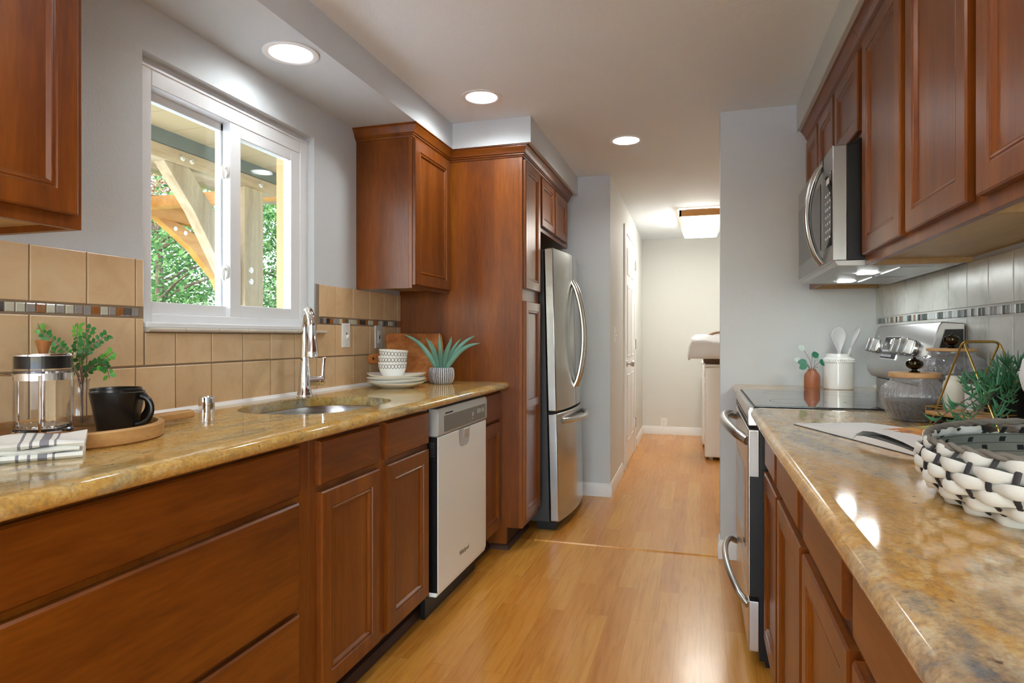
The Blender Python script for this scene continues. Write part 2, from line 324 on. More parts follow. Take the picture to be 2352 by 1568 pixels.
# ------------------------------------------------------------------ mesh building
class MB:
    def __init__(s): s.v = []; s.f = []; s.uv = None
    def add(s, vs, fs):
        o = len(s.v); s.v += [tuple(p) for p in vs]; s.f += [tuple(i + o for i in f) for f in fs]; return s
    def box(s, x0, y0, z0, x1, y1, z1):
        x0, x1 = min(x0, x1), max(x0, x1); y0, y1 = min(y0, y1), max(y0, y1); z0, z1 = min(z0, z1), max(z0, z1)
        v = [(x0, y0, z0), (x1, y0, z0), (x1, y1, z0), (x0, y1, z0), (x0, y0, z1), (x1, y0, z1), (x1, y1, z1), (x0, y1, z1)]
        return s.add(v, [(0, 3, 2, 1), (4, 5, 6, 7), (0, 1, 5, 4), (1, 2, 6, 5), (2, 3, 7, 6), (3, 0, 4, 7)])
    def prism(s, poly, axis, a, b):
        """closed 2D polygon swept straight from a to b along an axis; poly coords are the other two axes in order"""
        put = {'x': lambda t, p: (t, p[0], p[1]), 'y': lambda t, p: (p[0], t, p[1]), 'z': lambda t, p: (p[0], p[1], t)}[axis]
        n = len(poly); v = [put(a, p) for p in poly] + [put(b, p) for p in poly]
        f = [tuple(range(n))[::-1], tuple(range(n, 2 * n))] + [(i, (i + 1) % n, n + (i + 1) % n, n + i) for i in range(n)]
        return s.add(v, f)
    def lathe(s, prof, c=(0, 0, 0), seg=32, rib=None, axis='z', uv=False):
        n = len(prof); vs = []; cols = seg + (1 if uv else 0)
        for j in range(cols):
            a = 2 * PI * j / seg
            for i, (r, z) in enumerate(prof):
                k = r * (1 + (rib(a, i / (n - 1)) if rib else 0)); p = (k * math.cos(a), k * math.sin(a), z)
                if axis == 'x': p = (p[2], p[0], p[1])
                if axis == 'y': p = (p[0], p[2], p[1])
                vs.append((p[0] + c[0], p[1] + c[1], p[2] + c[2]))
        fs = []
        for j in range(seg):
            k = (j + 1) % cols
            for i in range(n - 1): fs.append((j * n + i, k * n + i, k * n + i + 1, j * n + i + 1))
        if uv:
            o = len(s.v); s.uv = s.uv or {}
            for j in range(cols):
                for i in range(n): s.uv[o + j * n + i] = (j / seg, i / (n - 1))
        return s.add(vs, fs)
    def disc(s, c, r, seg=24, up=1):
        return s.add([(c[0] + r * math.cos(2 * PI * i / seg), c[1] + r * math.sin(2 * PI * i / seg), c[2]) for i in range(seg)], [tuple(range(seg))[::up]])
    def tube(s, pts, r, seg=8, closed=False, flat=1.0, up=None):
        P = [Vector(p) for p in pts]; n = len(P); R = r if isinstance(r, (list, tuple)) else [r] * n
        T = []
        for i in range(n):
            a = P[(i - 1) % n] if closed or i > 0 else P[i]; b = P[(i + 1) % n] if closed or i < n - 1 else P[i]
            T.append((b - a).normalized() if (b - a).length > 1e-9 else Vector((0, 0, 1)))
        N = Vector(up) if up else (Vector((0, 0, 1)) if abs(T[0].z) < .9 else Vector((1, 0, 0)))
        vs = []
        for i in range(n):
            N = (N - T[i] * N.dot(T[i])).normalized(); B = T[i].cross(N)
            for k in range(seg):
                a = 2 * PI * k / seg; vs.append(P[i] + N * (math.cos(a) * R[i]) + B * (math.sin(a) * R[i] * flat))
        fs = []
        for i in range(n if closed else n - 1):
            j = (i + 1) % n
            for k in range(seg): fs.append((i * seg + k, i * seg + (k + 1) % seg, j * seg + (k + 1) % seg, j * seg + k))
        if not closed: fs += [tuple(range(seg))[::-1], tuple(range((n - 1) * seg, n * seg))]
        return s.add(vs, fs)
    def ball(s, c, r, seg=16, rings=10, sc=(1, 1, 1)):
        prof = [(math.sin(PI * i / rings) * r + 1e-5, -math.cos(PI * i / rings) * r) for i in range(rings + 1)]
        o = len(s.v); s.lathe(prof, (0, 0, 0), seg)
        for i in range(o, len(s.v)): p = s.v[i]; s.v[i] = (p[0] * sc[0] + c[0], p[1] * sc[1] + c[1], p[2] * sc[2] + c[2])
        return s
    def grid(s, P, closed_u=False, uv=False):
        """P[i][j] rows of points"""
        n, m = len(P), len(P[0]); o = len(s.v)
        if uv:
            s.uv = s.uv or {}
            for i in range(n):
                for j in range(m): s.uv[o + i * m + j] = (i / (n - 1), j / (m - 1))
        fs = [(i * m + j, ((i + 1) % n) * m + j, ((i + 1) % n) * m + j + 1, i * m + j + 1) for i in range(n if closed_u else n - 1) for j in range(m - 1)]
        return s.add([p for row in P for p in row], fs)
    def sweep(s, path, prof, side=1):
        """profile [(out, z)] along a level polyline of (x,y); out is to the right of travel when side=1; mitred"""
        n = len(path); m = len(prof); vs = []
        for i in range(n):
            d = []
            if i > 0: d.append((Vector(path[i]) - Vector(path[i - 1])).normalized())
            if i < n - 1: d.append((Vector(path[i + 1]) - Vector(path[i])).normalized())
            nn = [Vector((q.y, -q.x)) * side for q in d]
            o = nn[0] if len(nn) == 1 else (nn[0] + nn[1]) / (1 + nn[0].dot(nn[1]))
            for a, z in prof: vs.append((path[i][0] + o.x * a, path[i][1] + o.y * a, z))
        fs = [(i * m + k, (i + 1) * m + k, (i + 1) * m + (k + 1) % m, i * m + (k + 1) % m) for i in range(n - 1) for k in range(m)]
        fs += [tuple(range(m)), tuple(range((n - 1) * m, n * m))[::-1]]
        return s.add(vs, fs)
    def rings(s, rs, cap0=True, cap1=True):
        m = len(rs[0]); fs = []
        for i in range(len(rs) - 1):
            for k in range(m): fs.append((i * m + k, i * m + (k + 1) % m, (i + 1) * m + (k + 1) % m, (i + 1) * m + k))
        if cap0: fs.append(tuple(range(m))[::-1])
        if cap1: fs.append(tuple(range((len(rs) - 1) * m, len(rs) * m)))
        return s.add([p for r in rs for p in r], fs)
    def leaf(s, p, d, up, L, w, curl=0.0, n=4, thick=0.0):
        p, d, up = Vector(p), Vector(d).normalized(), Vector(up); side = d.cross(up)
        side = side.normalized() if side.length > 1e-6 else Vector((1, 0, 0)); nr = side.cross(d)
        P = []
        for i in range(n + 1):
            t = i / n; c = p + d * (L * t) - nr * (curl * L * t * t); ww = w * math.sin(PI * min(1, .12 + .86 * t)) ** .8 if i < n else w * .04
            P.append([c - side * ww, c + nr * (-.15 * w), c + side * ww])
        return s.grid(P)
    def xf(s, m):
        s.v = [tuple(m @ Vector(p)) for p in s.v]; return s
    def obj(s, name, mat, parent=None, smooth=35, bevel=0, seg=2, local=False):
        root = parent
        while root is not None and root.parent is not None: root = root.parent
        off = Vector(root.location) if (root is not None and not local) else Vector((0, 0, 0))
        me = bpy.data.meshes.new(name); me.from_pydata([tuple(Vector(p) - off) for p in s.v], [], s.f)
        bm = bmesh.new(); bm.from_mesh(me); bmesh.ops.recalc_face_normals(bm, faces=bm.faces)
        if s.uv:
            ul = bm.loops.layers.uv.new('UVMap'); bm.verts.ensure_lookup_table()
            for f in bm.faces:
                for l in f.loops: l[ul].uv = s.uv.get(l.vert.index, (0, 0))
        bm.to_mesh(me); bm.free()
        me.materials.append(M[mat] if isinstance(mat, str) else mat)
        o = bpy.data.objects.new(name, me); COL.objects.link(o)
        if parent is not None: o.parent = parent
        if smooth: 
            me.polygons.foreach_set('use_smooth', [True] * len(me.polygons)); me.set_sharp_from_angle(angle=math.radians(smooth))
        if bevel:
            b = o.modifiers.new('bevel', 'BEVEL'); b.width = bevel; b.segments = seg; b.limit_method = 'ANGLE'; b.angle_limit = math.radians(40)
        return o

def thing(name, label, cat, loc=(0, 0, 0), rot=(0, 0, 0), group=None):
    o = bpy.data.objects.new(name, None); COL.objects.link(o); o.location = loc; o.rotation_euler = rot; o.empty_display_size = .1
    return tag(o, label, cat, group)
def tag(o, label, cat, group=None, kind=None):
    o['label'] = label; o['category'] = cat
    if group: o['group'] = group
    if kind: o['kind'] = kind
    return o
def struct(o, label=None):
    o['kind'] = 'structure'
    if label: o['label'] = label; o['category'] = label.split()[-1]
    return o
def B(*a): return MB().box(*a)
def dup(root, loc, rot, label):
    r = root.copy(); COL.objects.link(r); r.location = loc; r.rotation_euler = rot; r['label'] = label
    for ch in list(root.children):
        c = ch.copy(); COL.objects.link(c); c.parent = r
        for g in ch.children:
            d = g.copy(); COL.objects.link(d); d.parent = c
    return r
def text(body, size, mat, parent, mtx, name, extrude=.0006):
    cu = bpy.data.curves.new('lettering', 'FONT'); cu.body = body; cu.size = size; cu.extrude = extrude
    cu.align_x = 'CENTER'; cu.align_y = 'CENTER'
    t = bpy.data.objects.new('lettering', cu); COL.objects.link(t); bpy.context.view_layer.update()
    me = t.to_mesh(); mb = MB(); mb.add([mtx @ v.co for v in me.vertices], [tuple(p.vertices) for p in me.polygons])
    t.to_mesh_clear(); bpy.data.objects.remove(t); bpy.data.curves.remove(cu)
    return mb.obj(name, mat, parent, smooth=0)

# panel fronts: sgn=+1 faces +x (left run), -1 faces -x (right run); x is the back plane
def ring_panel(x, sgn, y0, y1, z0, z1, steps):
    rs = []
    for ins, dep in steps: rs.append([(x + sgn * dep, y0 + ins, z0 + ins), (x + sgn * dep, y1 - ins, z0 + ins), (x + sgn * dep, y1 - ins, z1 - ins), (x + sgn * dep, y0 + ins, z1 - ins)])
    return MB().rings(rs)
def door_front(x, sgn, y0, y1, z0, z1, t=.02, fw=.052):
    return ring_panel(x, sgn, y0, y1, z0, z1, [(0, 0), (0, t - .004), (.004, t), (fw, t), (fw + .002, t - .004), (fw + .006, t - .0045), (fw + .009, t - .002), (fw + .013, t - .0025), (fw + .02, t - .0105), (fw + .0225, t - .0105)])
def slab_front(x, sgn, y0, y1, z0, z1, t=.02):
    return ring_panel(x, sgn, y0, y1, z0, z1, [(0, 0), (0, t - .005), (.005, t), (.006, t)])
CROWN = [(0, 2.232), (.005, 2.232), (.007, 2.240), (.013, 2.243), (.013, 2.249), (.019, 2.252), (.022, 2.262), (.03, 2.276), (.036, 2.284), (.036, 2.288), (.043, 2.290), (.043, 2.2945), (0, 2.2945)]

# ------------------------------------------------------------------ room shell
XL, XR = -1.733, .870           # painted wall planes (tile faces 8 mm in front)
TL, TR = -1.725, .862
CZ = 2.44
struct(B(-1.733, -3.0, -.06, 3.0, 8.15, 0).obj('floor', 'floor', smooth=0), 'honey oak laminate floor')
LAMPS = ((-1.503, 2.092, 2.295, 'recessed light in the soffit over the sink'), (-1.077, 3.082, 2.44, 'recessed ceiling light in front of the pantry'),
         (-.446, 4.013, 2.44, 'recessed ceiling light nearest the hallway'), (-.42, 1.35, 2.44, 'added recessed fill light above the photographer'),
         (-.42, -.6, 2.44, 'added recessed fill light behind the photographer'), (-1.503, .35, 2.295, 'added soffit fill light behind the left photo edge'),
         (.1, -2.0, 2.44, 'added recessed fill light at the back of the room'))  # the lamps out of view are added as fill light
LR = .080
def pierced(x0, y0, x1, y1, z, holes):
    bm = bmesh.new(); ed = []
    def lp(pts):
        vs = [bm.verts.new((p[0], p[1], z)) for p in pts]; return [bm.edges.new((vs[i], vs[(i + 1) % len(vs)])) for i in range(len(vs))]
    ed += lp([(x0, y0), (x1, y0), (x1, y1), (x0, y1)])
    for hx_, hy_ in holes: ed += lp([(hx_ + LR * math.cos(2 * PI * i / 40), hy_ + LR * math.sin(2 * PI * i / 40)) for i in range(40)])
    bmesh.ops.triangle_fill(bm, use_beauty=True, use_dissolve=False, edges=ed)
    bm.verts.index_update(); mb = MB(); mb.add([v.co[:] for v in bm.verts], [tuple(v.index for v in f.verts) for f in bm.faces]); bm.free(); return mb
cm = pierced(-2.0, -3.1, 3.1, 8.3, CZ, [(l[0], l[1]) for l in LAMPS if l[2] == 2.44])
cm.add([(-2, -3.1, CZ), (3.1, -3.1, CZ), (3.1, 8.3, CZ), (-2, 8.3, CZ), (-2, -3.1, CZ + .12), (3.1, -3.1, CZ + .12), (3.1, 8.3, CZ + .12), (-2, 8.3, CZ + .12)], [(4, 5, 6, 7), (0, 1, 5, 4), (1, 2, 6, 5), (2, 3, 7, 6), (3, 0, 4, 7)])
struct(cm.obj('ceiling', 'ceiling', smooth=0), 'white textured ceiling')
wl_ = MB(); OX = -1.90
wl_.box(OX, -3.0, 0, XL, 1.633, CZ); wl_.box(OX, 2.587, 0, XL, 4.838, CZ); wl_.box(OX, 1.633, 0, XL, 2.587, 1.235); wl_.box(OX, 1.633, 2.14, XL, 2.587, CZ)
struct(wl_.obj('wall_left', 'wall', smooth=0), 'grey painted window wall')
struct(B(XR, -.45, 0, XR + .12, 3.66, CZ).obj('wall_right', 'wall', smooth=0), 'grey wall behind the range')
struct(B(.104, 3.66, 0, XR + .12, 3.78, CZ).obj('wall_end', 'wall', smooth=0), 'grey wall stub at the end of the right run')
bw = MB(); bw.box(-2.0, -3.1, 0, -1.3, -3.0, CZ); bw.box(2.7, -3.1, 0, 3.1, -3.0, CZ); bw.box(-1.3, -3.1, 2.20, 2.7, -3.0, CZ)
struct(bw.obj('wall_back', 'wall', smooth=0), 'grey wall behind the camera')
struct(B(3.0, -3.0, 0, 3.1, 3.66, CZ).obj('wall_side', 'wall', smooth=0), 'grey wall of the room behind the camera')
struct(B(XR + .12, 1.5, 0, 3.0, 1.6, CZ).obj('wall_inner', 'wall', smooth=0), 'grey inner wall of the room behind the camera')
pdr = struct(thing('added_door', 'wide glass door added behind the camera as daylight fill', 'door', (.7, -3.05, 0)))  # unseen opening, added to let sky light in as ambient fill
pf = MB()
for xx in (-1.3, -.02, 1.27, 2.62): pf.box(xx, -3.08, 0, xx + .08, -3.02, 2.20)
pf.box(-1.3, -3.08, 0, 2.7, -3.02, .08); pf.box(-1.3, -3.08, 2.12, 2.7, -3.02, 2.20); pf.obj('door_frame', 'vinyl', pdr, smooth=0)
B(-1.25, -3.055, .06, 2.65, -3.048, 2.14).obj('glass_pane', 'pane', pdr, smooth=0)
struct(B(-12, -30, -.4, 14, -3.1, -.1).obj('floor_patio', 'matte_white', smooth=0), 'pale patio behind the camera')
hl = MB().prism([(-1.9, 4.838), (-.656, 4.838), (-.70, 8.15), (-1.9, 8.15)], 'z', 0, CZ)
hlo = struct(hl.obj('wall_hall', 'wall_hall', smooth=0), 'cream side wall of the hallway')
struct(B(-1.9, 8.15, 0, 3.0, 8.27, CZ).obj('wall_far', 'wall_hall', smooth=0), 'cream far wall of the laundry hall')
struct(B(2.2, 3.78, 0, 2.3, 8.15, CZ).obj('wall_laundry', 'wall_hall', smooth=0), 'cream wall beyond the laundry machines')
struct(B(.99, 3.66, 0, 2.3, 3.78, CZ).obj('wall_partition', 'wall_hall', smooth=0), 'partition behind the range wall')
# grey skin on the column face that looks at the kitchen
struct(B(-1.733, 4.832, 0, -.656, 4.8385, CZ).obj('wall_column', 'wall', smooth=0), 'grey end face of the wall beside the fridge')
sof = pierced(XL, -3.0, -1.373, 3.42, 2.295, [(l[0], l[1]) for l in LAMPS if l[2] == 2.295])
sof.add([(-1.373, -3.0, 2.295), (-1.373, 3.42, 2.295), (-1.373, 3.42, CZ), (-1.373, -3.0, CZ)], [(0, 1, 2, 3)]); sof.box(XL, 3.42, 2.295, -.906, 4.832, CZ)
struct(sof.obj('trim_1', 'wall', smooth=0), 'painted soffit above the left cabinets')
struct(B(.488, -.45, 2.297, XR, 3.66, CZ).obj('trim_2', 'wall', smooth=0, bevel=.004), 'painted soffit above the right cabinets')
BB = [(0, 0), (.013, 0), (.013, .072), (.010, .084), (.004, .098), (0, .1)]
struct(MB().sweep([(-1.05, 4.832), (-.656, 4.832), (-.6665, 5.68)], BB, 1).obj('baseboard_column', 'trim', smooth=30), 'white baseboard around the column')
struct(MB().sweep([(-.6862, 7.12), (-.70, 8.15)], BB, 1).obj('baseboard_hall', 'trim', smooth=30), 'white baseboard past the hall door')
struct(MB().sweep([(-.70, 8.15), (2.2, 8.15)], BB, 1).obj('baseboard_far', 'trim', smooth=30), 'white baseboard on the far wall')
struct(MB().sweep([(.104, 3.78), (.104, 3.66), (.20, 3.66)], BB, 1).obj('baseboard_end', 'trim', smooth=30), 'white baseboard round the wall stub')
struct(MB().prism([(3.665, 0), (3.672, .006), (3.702, .006), (3.709, 0)], 'x', -.95, .104).obj('trim_3', M['floor'], smooth=0), 'flat floor transition strip')

# ------------------------------------------------------------------ left backsplash
def tile_field(cells, x, sgn, th=.008, gap=.0022):
    mb = MB()
    for y0, y1, z0, z1 in cells:
        if y1 - y0 < .006: continue
        mb.rings([[(x, y0 + gap, z0 + gap), (x, y1 - gap, z0 + gap), (x, y1 - gap, z1 - gap), (x, y0 + gap, z1 - gap)],
                  [(x + sgn * (th - .0015), y0 + gap, z0 + gap), (x + sgn * (th - .0015), y1 - gap, z0 + gap), (x + sgn * (th - .0015), y1 - gap, z1 - gap), (x + sgn * (th - .0015), y0 + gap, z1 - gap)],
                  [(x + sgn * th, y0 + gap + .002, z0 + gap + .002), (x + sgn * th, y1 - gap - .002, z0 + gap + .002), (x + sgn * th, y1 - gap - .002, z1 - gap - .002), (x + sgn * th, y0 + gap + .002, z1 - gap - .002)]], cap0=False)
    return mb
seamL = [1.099 - .166 * k for k in range(8, 0, -1)] + [1.099, 1.266, 1.433, 1.601]
seamB = seamL + [1.762, 1.930, 2.097, 2.264, 2.430, 2.597, 2.758, 2.922, 3.094, 3.257, 3.425, 3.47]
cells = []; mos = []
def rows(ys, zs, lim0=-9, lim1=9):
    for a, b in zip(ys[:-1], ys[1:]):
        a, b = max(a, lim0), min(b, lim1)
        if b - a > .004:
            for z0, z1 in zs: cells.append((a, b, z0, z1))
TOP = [(1.304, 1.46)]; LOW = [(1.115, 1.270), (.955, 1.113)]
rows(seamL + [1.633], TOP); rows(seamB, LOW[1:]); rows(seamL + [1.633], LOW[:1])
rows(seamB[11:18] , [(1.115, 1.224)], 1.636, 2.60); rows([2.62] + [y for y in seamB if y > 2.7], TOP); rows([2.60] + [y for y in seamB if y > 2.7], LOW[:1])
bsl = MB().box(XL, -.3, .95, XL + .0045, 1.633, 1.458); bsl.box(XL, 1.633, .95, XL + .0045, 2.62, 1.226); bsl.box(XL, 2.60, .95, XL + .0045, 3.47, 1.458)
bs = struct(bsl.obj('trim_4', 'grout', smooth=0), 'tan tiled backsplash under the window')
tile_field(cells, XL, 1).obj('tan_tiles', 'tile', bs, smooth=0)
for a, b, p in ((-.2, 1.630, .0275), (2.625, 3.47, .0285)):
    y = a
    while y + p <= b + .01: mos.append((y, min(y + p, b), 1.2735, 1.3015)); y += p
tile_field(mos, XL, 1, .0075, .0017).obj('mosaic_strip', 'mosaic', bs, smooth=0)
MB().box(XL, 2.590, 1.245, XL + .003, 2.620, 1.46).obj('bare_plaster_strip', 'plaster', bs, smooth=0)
# sill: bullnose tiles
sl = MB()
for a, b in ((1.64, 1.79), (1.793, 1.95), (1.953, 2.11), (2.113, 2.27), (2.273, 2.43), (2.433, 2.66)):
    sl.prism([(-1.80, 1.226), (-1.714, 1.226), (-1.708, 1.230), (-1.708, 1.236), (-1.712, 1.240), (-1.80, 1.240)], 'y', a, b)
sl.obj('sill_tiles', 'sill', bs, smooth=0)

# right backsplash
cells = []; mosr = []
ys = [3.66 - .1665 * k for k in range(0, 26)][::-1]; ys = [y for y in ys if y > -.4]
for a, b in zip(ys[:-1], ys[1:]):
    for z in ((1.307, 1.462), (1.117, 1.272), (.955, 1.113)): cells.append((a, b, *z))
y = -.3
while y < 3.655: mosr.append((y, min(y + .0285, 3.658), 1.2755, 1.3045)); y += .0285
bsr = struct(B(XR - .0045, -.3, .95, XR, 3.66, 1.462).obj('trim_5', 'grout_pale', smooth=0), 'pale tiled backsplash behind the range')
tile_field(cells, XR, -1).obj('pale_tiles', 'tile_r', bsr, smooth=0)
tile_field(mosr, XR, -1, .0075, .0017).obj('mosaic_strip', 'mosaic_r', bsr, smooth=0)

# ------------------------------------------------------------------ window
win = struct(thing('window_1', 'white vinyl sliding window above the sink', 'window', (-1.80, 2.11, 1.24)))
FX = -1.765; fb = -1.845
f = MB()
f.box(fb, 1.635, 1.240, FX, 1.700, 2.118); f.box(fb, 2.527, 1.240, FX, 2.586, 2.118)
f.box(fb, 1.700, 1.240, FX, 2.527, 1.288); f.box(fb, 1.700, 2.052, FX, 2.527, 2.118)
f.obj('window_frame', 'vinyl', win, bevel=.003)
f = MB(); f.box(fb - .03, 1.633, 2.118, FX - .012, 2.587, 2.14); f.box(FX - .008, 1.64, 2.108, FX + .004, 2.586, 2.116); f.obj('head_trim', 'vinyl', win)
f = MB(); f.box(FX - .004, 1.64, 1.240, -1.722, 2.583, 1.258); f.obj('sill_board', 'vinyl', win, bevel=.004)
# fixed left light
f = MB(); f.box(-1.84, 1.700, 1.288, -1.812, 1.742, 2.052); f.box(-1.84, 1.700, 1.288, -1.790, 2.10, 1.330); f.box(-1.84, 1.700, 2.022, -1.812, 2.10, 2.052); f.box(-1.84, 2.074, 1.29, -1.812, 2.12, 2.05)
sa = f.obj('fixed_sash', 'vinyl', win, bevel=.002)
B(-1.829, 1.742, 1.330, -1.824, 2.076, 2.024).obj('glass_pane', 'pane', sa, smooth=0)
# sliding right sash, proud of the fixed one
f = MB(); f.box(-1.806, 2.077, 1.286, -1.768, 2.136, 2.056); f.box(-1.806, 2.462, 1.286, -1.768, 2.527, 2.056)
f.box(-1.806, 2.136, 1.286, -1.768, 2.462, 1.336); f.box(-1.806, 2.136, 2.004, -1.768, 2.462, 2.056)
sb = f.obj('sliding_sash', 'vinyl', win, bevel=.003)
B(-1.790, 2.134, 1.334, -1.785, 2.464, 2.006).obj('glass_pane', 'pane', sb, smooth=0)
for z in (1.86, 1.465):
    l = MB(); l.lathe([(1e-4, 0), (.026, 0), (.030, .004), (.028, .012), (1e-4, .013)], (-1.806, 2.078, z), 20, axis='y')
    for i in range(len(l.v)): p = l.v[i]; l.v[i] = (-1.787 + (p[0] + 1.806) * .55, 2.078 - (p[1] - 2.078), p[2])
    lo = l.obj('sash_latch', 'plastic', win)
    MB().tube([(-1.787, 2.066, z + .014), (-1.783, 2.052, z + .006), (-1.781, 2.05, z - .02), (-1.781, 2.054, z - .036)], [.008, .008, .0075, .005], 8).obj('latch_lever', 'plastic', lo)

# ------------------------------------------------------------------ left base run
FB, FD = -1.109, -1.089     # face-frame front, door front
def base_cab(name, label, y0, y1, x0, xf, sgn, z0=.115, z1=.915, hollow=False):
    t = thing(name, label, 'cabinet', ((x0 + xf) / 2, (y0 + y1) / 2, 0))
    xb = xf - sgn * .02
    cb = B(x0, y0, z0, xb, y0 + .018, z1).box(x0, y1 - .018, z0, xb, y1, z1).box(x0, y0 + .018, z0, xb, y1 - .018, z0 + .018).box(x0, y0 + .018, z0 + .018, x0 + sgn * .01, y1 - .018, z1) if hollow else B(x0, y0, z0, xb, y1, z1)
    cb.obj('carcass', 'wood', t, smooth=0)
    B(xf - sgn * .02, y0, z0, xf, y1, z1).obj('face_frame', 'wood', t, smooth=0, bevel=.001)
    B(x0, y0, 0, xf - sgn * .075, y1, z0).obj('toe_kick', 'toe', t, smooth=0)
    return t
t = base_cab('drawer_cabinet', 'cherry base cabinet with three wide drawers, nearest on the left', .62, 1.628, XL, FB, 1)
for z0, z1 in ((.757, .899), (.436, .738), (.135, .421)):
    slab_front(FB, 1, .64, 1.559, z0, z1).obj('drawer_front', 'wood_y', t, smooth=0)
t = base_cab('sink_cabinet', 'cherry two-door sink cabinet with false drawer fronts beside the dishwasher', 1.630, 2.475, XL, FB, 1, hollow=True)
for y0, y1 in ((1.668, 2.028), (2.092, 2.453)):
    door_front(FB, 1, y0, y1, .128, .742).obj('door', 'wood', t, smooth=0)
    slab_front(FB, 1, y0 - (.01 if y0 < 2 else .012), y1, .764, .898).obj('drawer_front', 'wood_y', t, smooth=0)
t = base_cab('narrow_base_cabinet', 'narrow cherry base cabinet between the dishwasher and the pantry', 3.138, 3.47, XL, FB, 1)
door_front(FB, 1, 3.150, 3.466, .128, .732, fw=.058).obj('door', 'wood', t, smooth=0)
slab_front(FB, 1, 3.150, 3.466, .748, .897).obj('drawer_front', 'wood_y', t, smooth=0)
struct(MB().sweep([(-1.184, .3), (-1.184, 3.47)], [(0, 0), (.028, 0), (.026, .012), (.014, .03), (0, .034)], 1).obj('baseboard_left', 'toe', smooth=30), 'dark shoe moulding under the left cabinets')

# dishwasher
t = thing('dishwasher', 'silver dishwasher between the sink cabinet and the pantry', 'dishwasher', (-1.4, 2.81, 0))
B(-1.72, 2.485, .10, -1.112, 3.130, .90).obj('tub_housing', 'black', t, smooth=0)
B(-1.15, 2.50, 0, -1.13, 3.13, .10).obj('toe_panel', 'black', t, smooth=0)
dr = MB().prism([(-1.112, .10), (-1.078, .10), (-1.070, .13), (-1.070, .782), (-1.112, .782)], 'y', 2.500, 3.132)
dro = dr.obj('door', 'dw_white', t, bevel=.003)
B(-1.116, 2.4985, .12, -1.0725, 2.5005, .782).obj('door_edge', 'black', t, smooth=0)
sv = MB()
for k in range(7): sv.box(-1.105, 2.4972, .70 + k * .009, -1.085, 2.4986, .7035 + k * .009)
sv.obj('side_vent', 'dark_steel', t, smooth=0)
pn = MB().prism([(-1.112, .785), (-1.072, .785), (-1.066, .792), (-1.066, .885), (-1.074, .902), (-1.112, .902)], 'y', 2.498, 3.134).obj('control_panel', 'silver_plastic', t, bevel=.002)
B(-1.067, 2.556, .797, -1.0645, 3.108, .868).obj('control_strip', 'grey_panel', pn, smooth=0)
for y, z, w, h in ((2.91, .835, .02, .018), (2.985, .842, .012, .022), (3.005, .842, .012, .022), (3.025, .84, .012, .02), (3.05, .842, .012, .018), (3.07, .84, .012, .022), (2.91, .815, .012, .005)):
    B(-1.0648, y, z - h / 2, -1.0638, y + w, z + h / 2).obj('button', 'silver_plastic', pn, smooth=0)
vt = MB()
for k in range(5): vt.box(-1.067, 2.572 + k * .018, .8745, -1.0645, 2.586 + k * .018, .880)
vt.obj('vent_slot', 'black_soft', pn, smooth=0)
hp = MB(); ring = [(-.07, .0), (.07, .0), (.07, -.055), (.055, -.078), (.03, -.084), (-.03, -.084), (-.055, -.078), (-.07, -.055)]
hp.rings([[(-1.0696, 2.815 + a, .783 + b) for a, b in ring], [(-1.0685, 2.815 + a * .97, .783 + b * .97) for a, b in ring], [(-1.0692, 2.815 + a * .92, .781 + b * .92) for a, b in ring]], cap0=False)
hpo = hp.obj('handle_pocket', 'silver_plastic', t)
MB().prism([(-1.0690, .779), (-1.066, .776), (-1.0665, .742), (-1.0688, .738)], 'y', 2.805, 2.868).obj('latch_paddle', 'silver_plastic', hpo)
text('Whirlpool', .030, 'dark_mark', t, Matrix.Translation((-1.0697, 2.815, .205)) @ Matrix(((0, 0, 1, 0), (1, 0, 0, 0), (0, 1, 0, 0), (0, 0, 0, 1))), 'logo')

# left countertop with a hole for the sink
def counter(name, label, x_in, x_nose, y0, y1, mat, hole=None, sgn=1, caulk=None, z=.953):
    t = thing(name, label, 'countertop', ((x_in + x_nose) / 2, (y0 + y1) / 2, z - .038)); zb = z - .036
    xn = x_nose - sgn * .030
    me = bpy.data.meshes.new('top'); bm = bmesh.new()
    nose = [(xn, z), (xn + sgn * .014, z - .0015), (xn + sgn * .0235, z - .0065), (xn + sgn * .029, z - .0150), (xn + sgn * .030, z - .022), (xn + sgn * .028, z - .030), (xn + sgn * .022, z - .0355), (xn + sgn * .012, zb - .001), (xn, zb - .001)]
    outer = [(x_in, y0), (xn, y0), (xn, y1), (x_in, y1)]
    def loop(pts, zz):
        vs = [bm.verts.new((p[0], p[1], zz)) for p in pts]
        return vs, [bm.edges.new((vs[i], vs[(i + 1) % len(vs)])) for i in range(len(vs))]
    ov, oe = loop(outer, z); ed = list(oe)
    if hole: hv, he = loop(hole, z); ed += he
    bmesh.ops.triangle_fill(bm, use_beauty=True, use_dissolve=False, edges=ed)
    if hole:
        hv2, _ = loop(hole, zb)
        for i in range(len(hv)): bm.faces.new((hv[i], hv[(i + 1) % len(hv)], hv2[(i + 1) % len(hv)], hv2[i]))
    bm.to_mesh(me); bm.free()
    mb = MB(); mb.add([v.co for v in me.vertices], [tuple(p.vertices) for p in me.polygons]); bpy.data.meshes.remove(me)
    mb.prism(nose, 'y', y0, y1)
    mb.add([(x_in, y0, z), (xn, y0, z), (xn, y0, zb), (x_in, y0, zb), (x_in, y1, z), (xn, y1, z), (xn, y1, zb), (x_in, y1, zb)], [(0, 1, 2, 3), (4, 5, 6, 7)] + ([] if hole else [(3, 2, 6, 7)]))
    mb.obj('slab', mat, t, smooth=50)
    if caulk: MB().prism([(x_in, z), (x_in + sgn * .013, z), (x_in + sgn * .004, z + .012), (x_in, z + .013)], 'y', y0, y1).obj('caulk_bead', 'caulk', t, smooth=0)
    return t
SC = (-1.385, 2.105); n_ = 2.6; hole = []
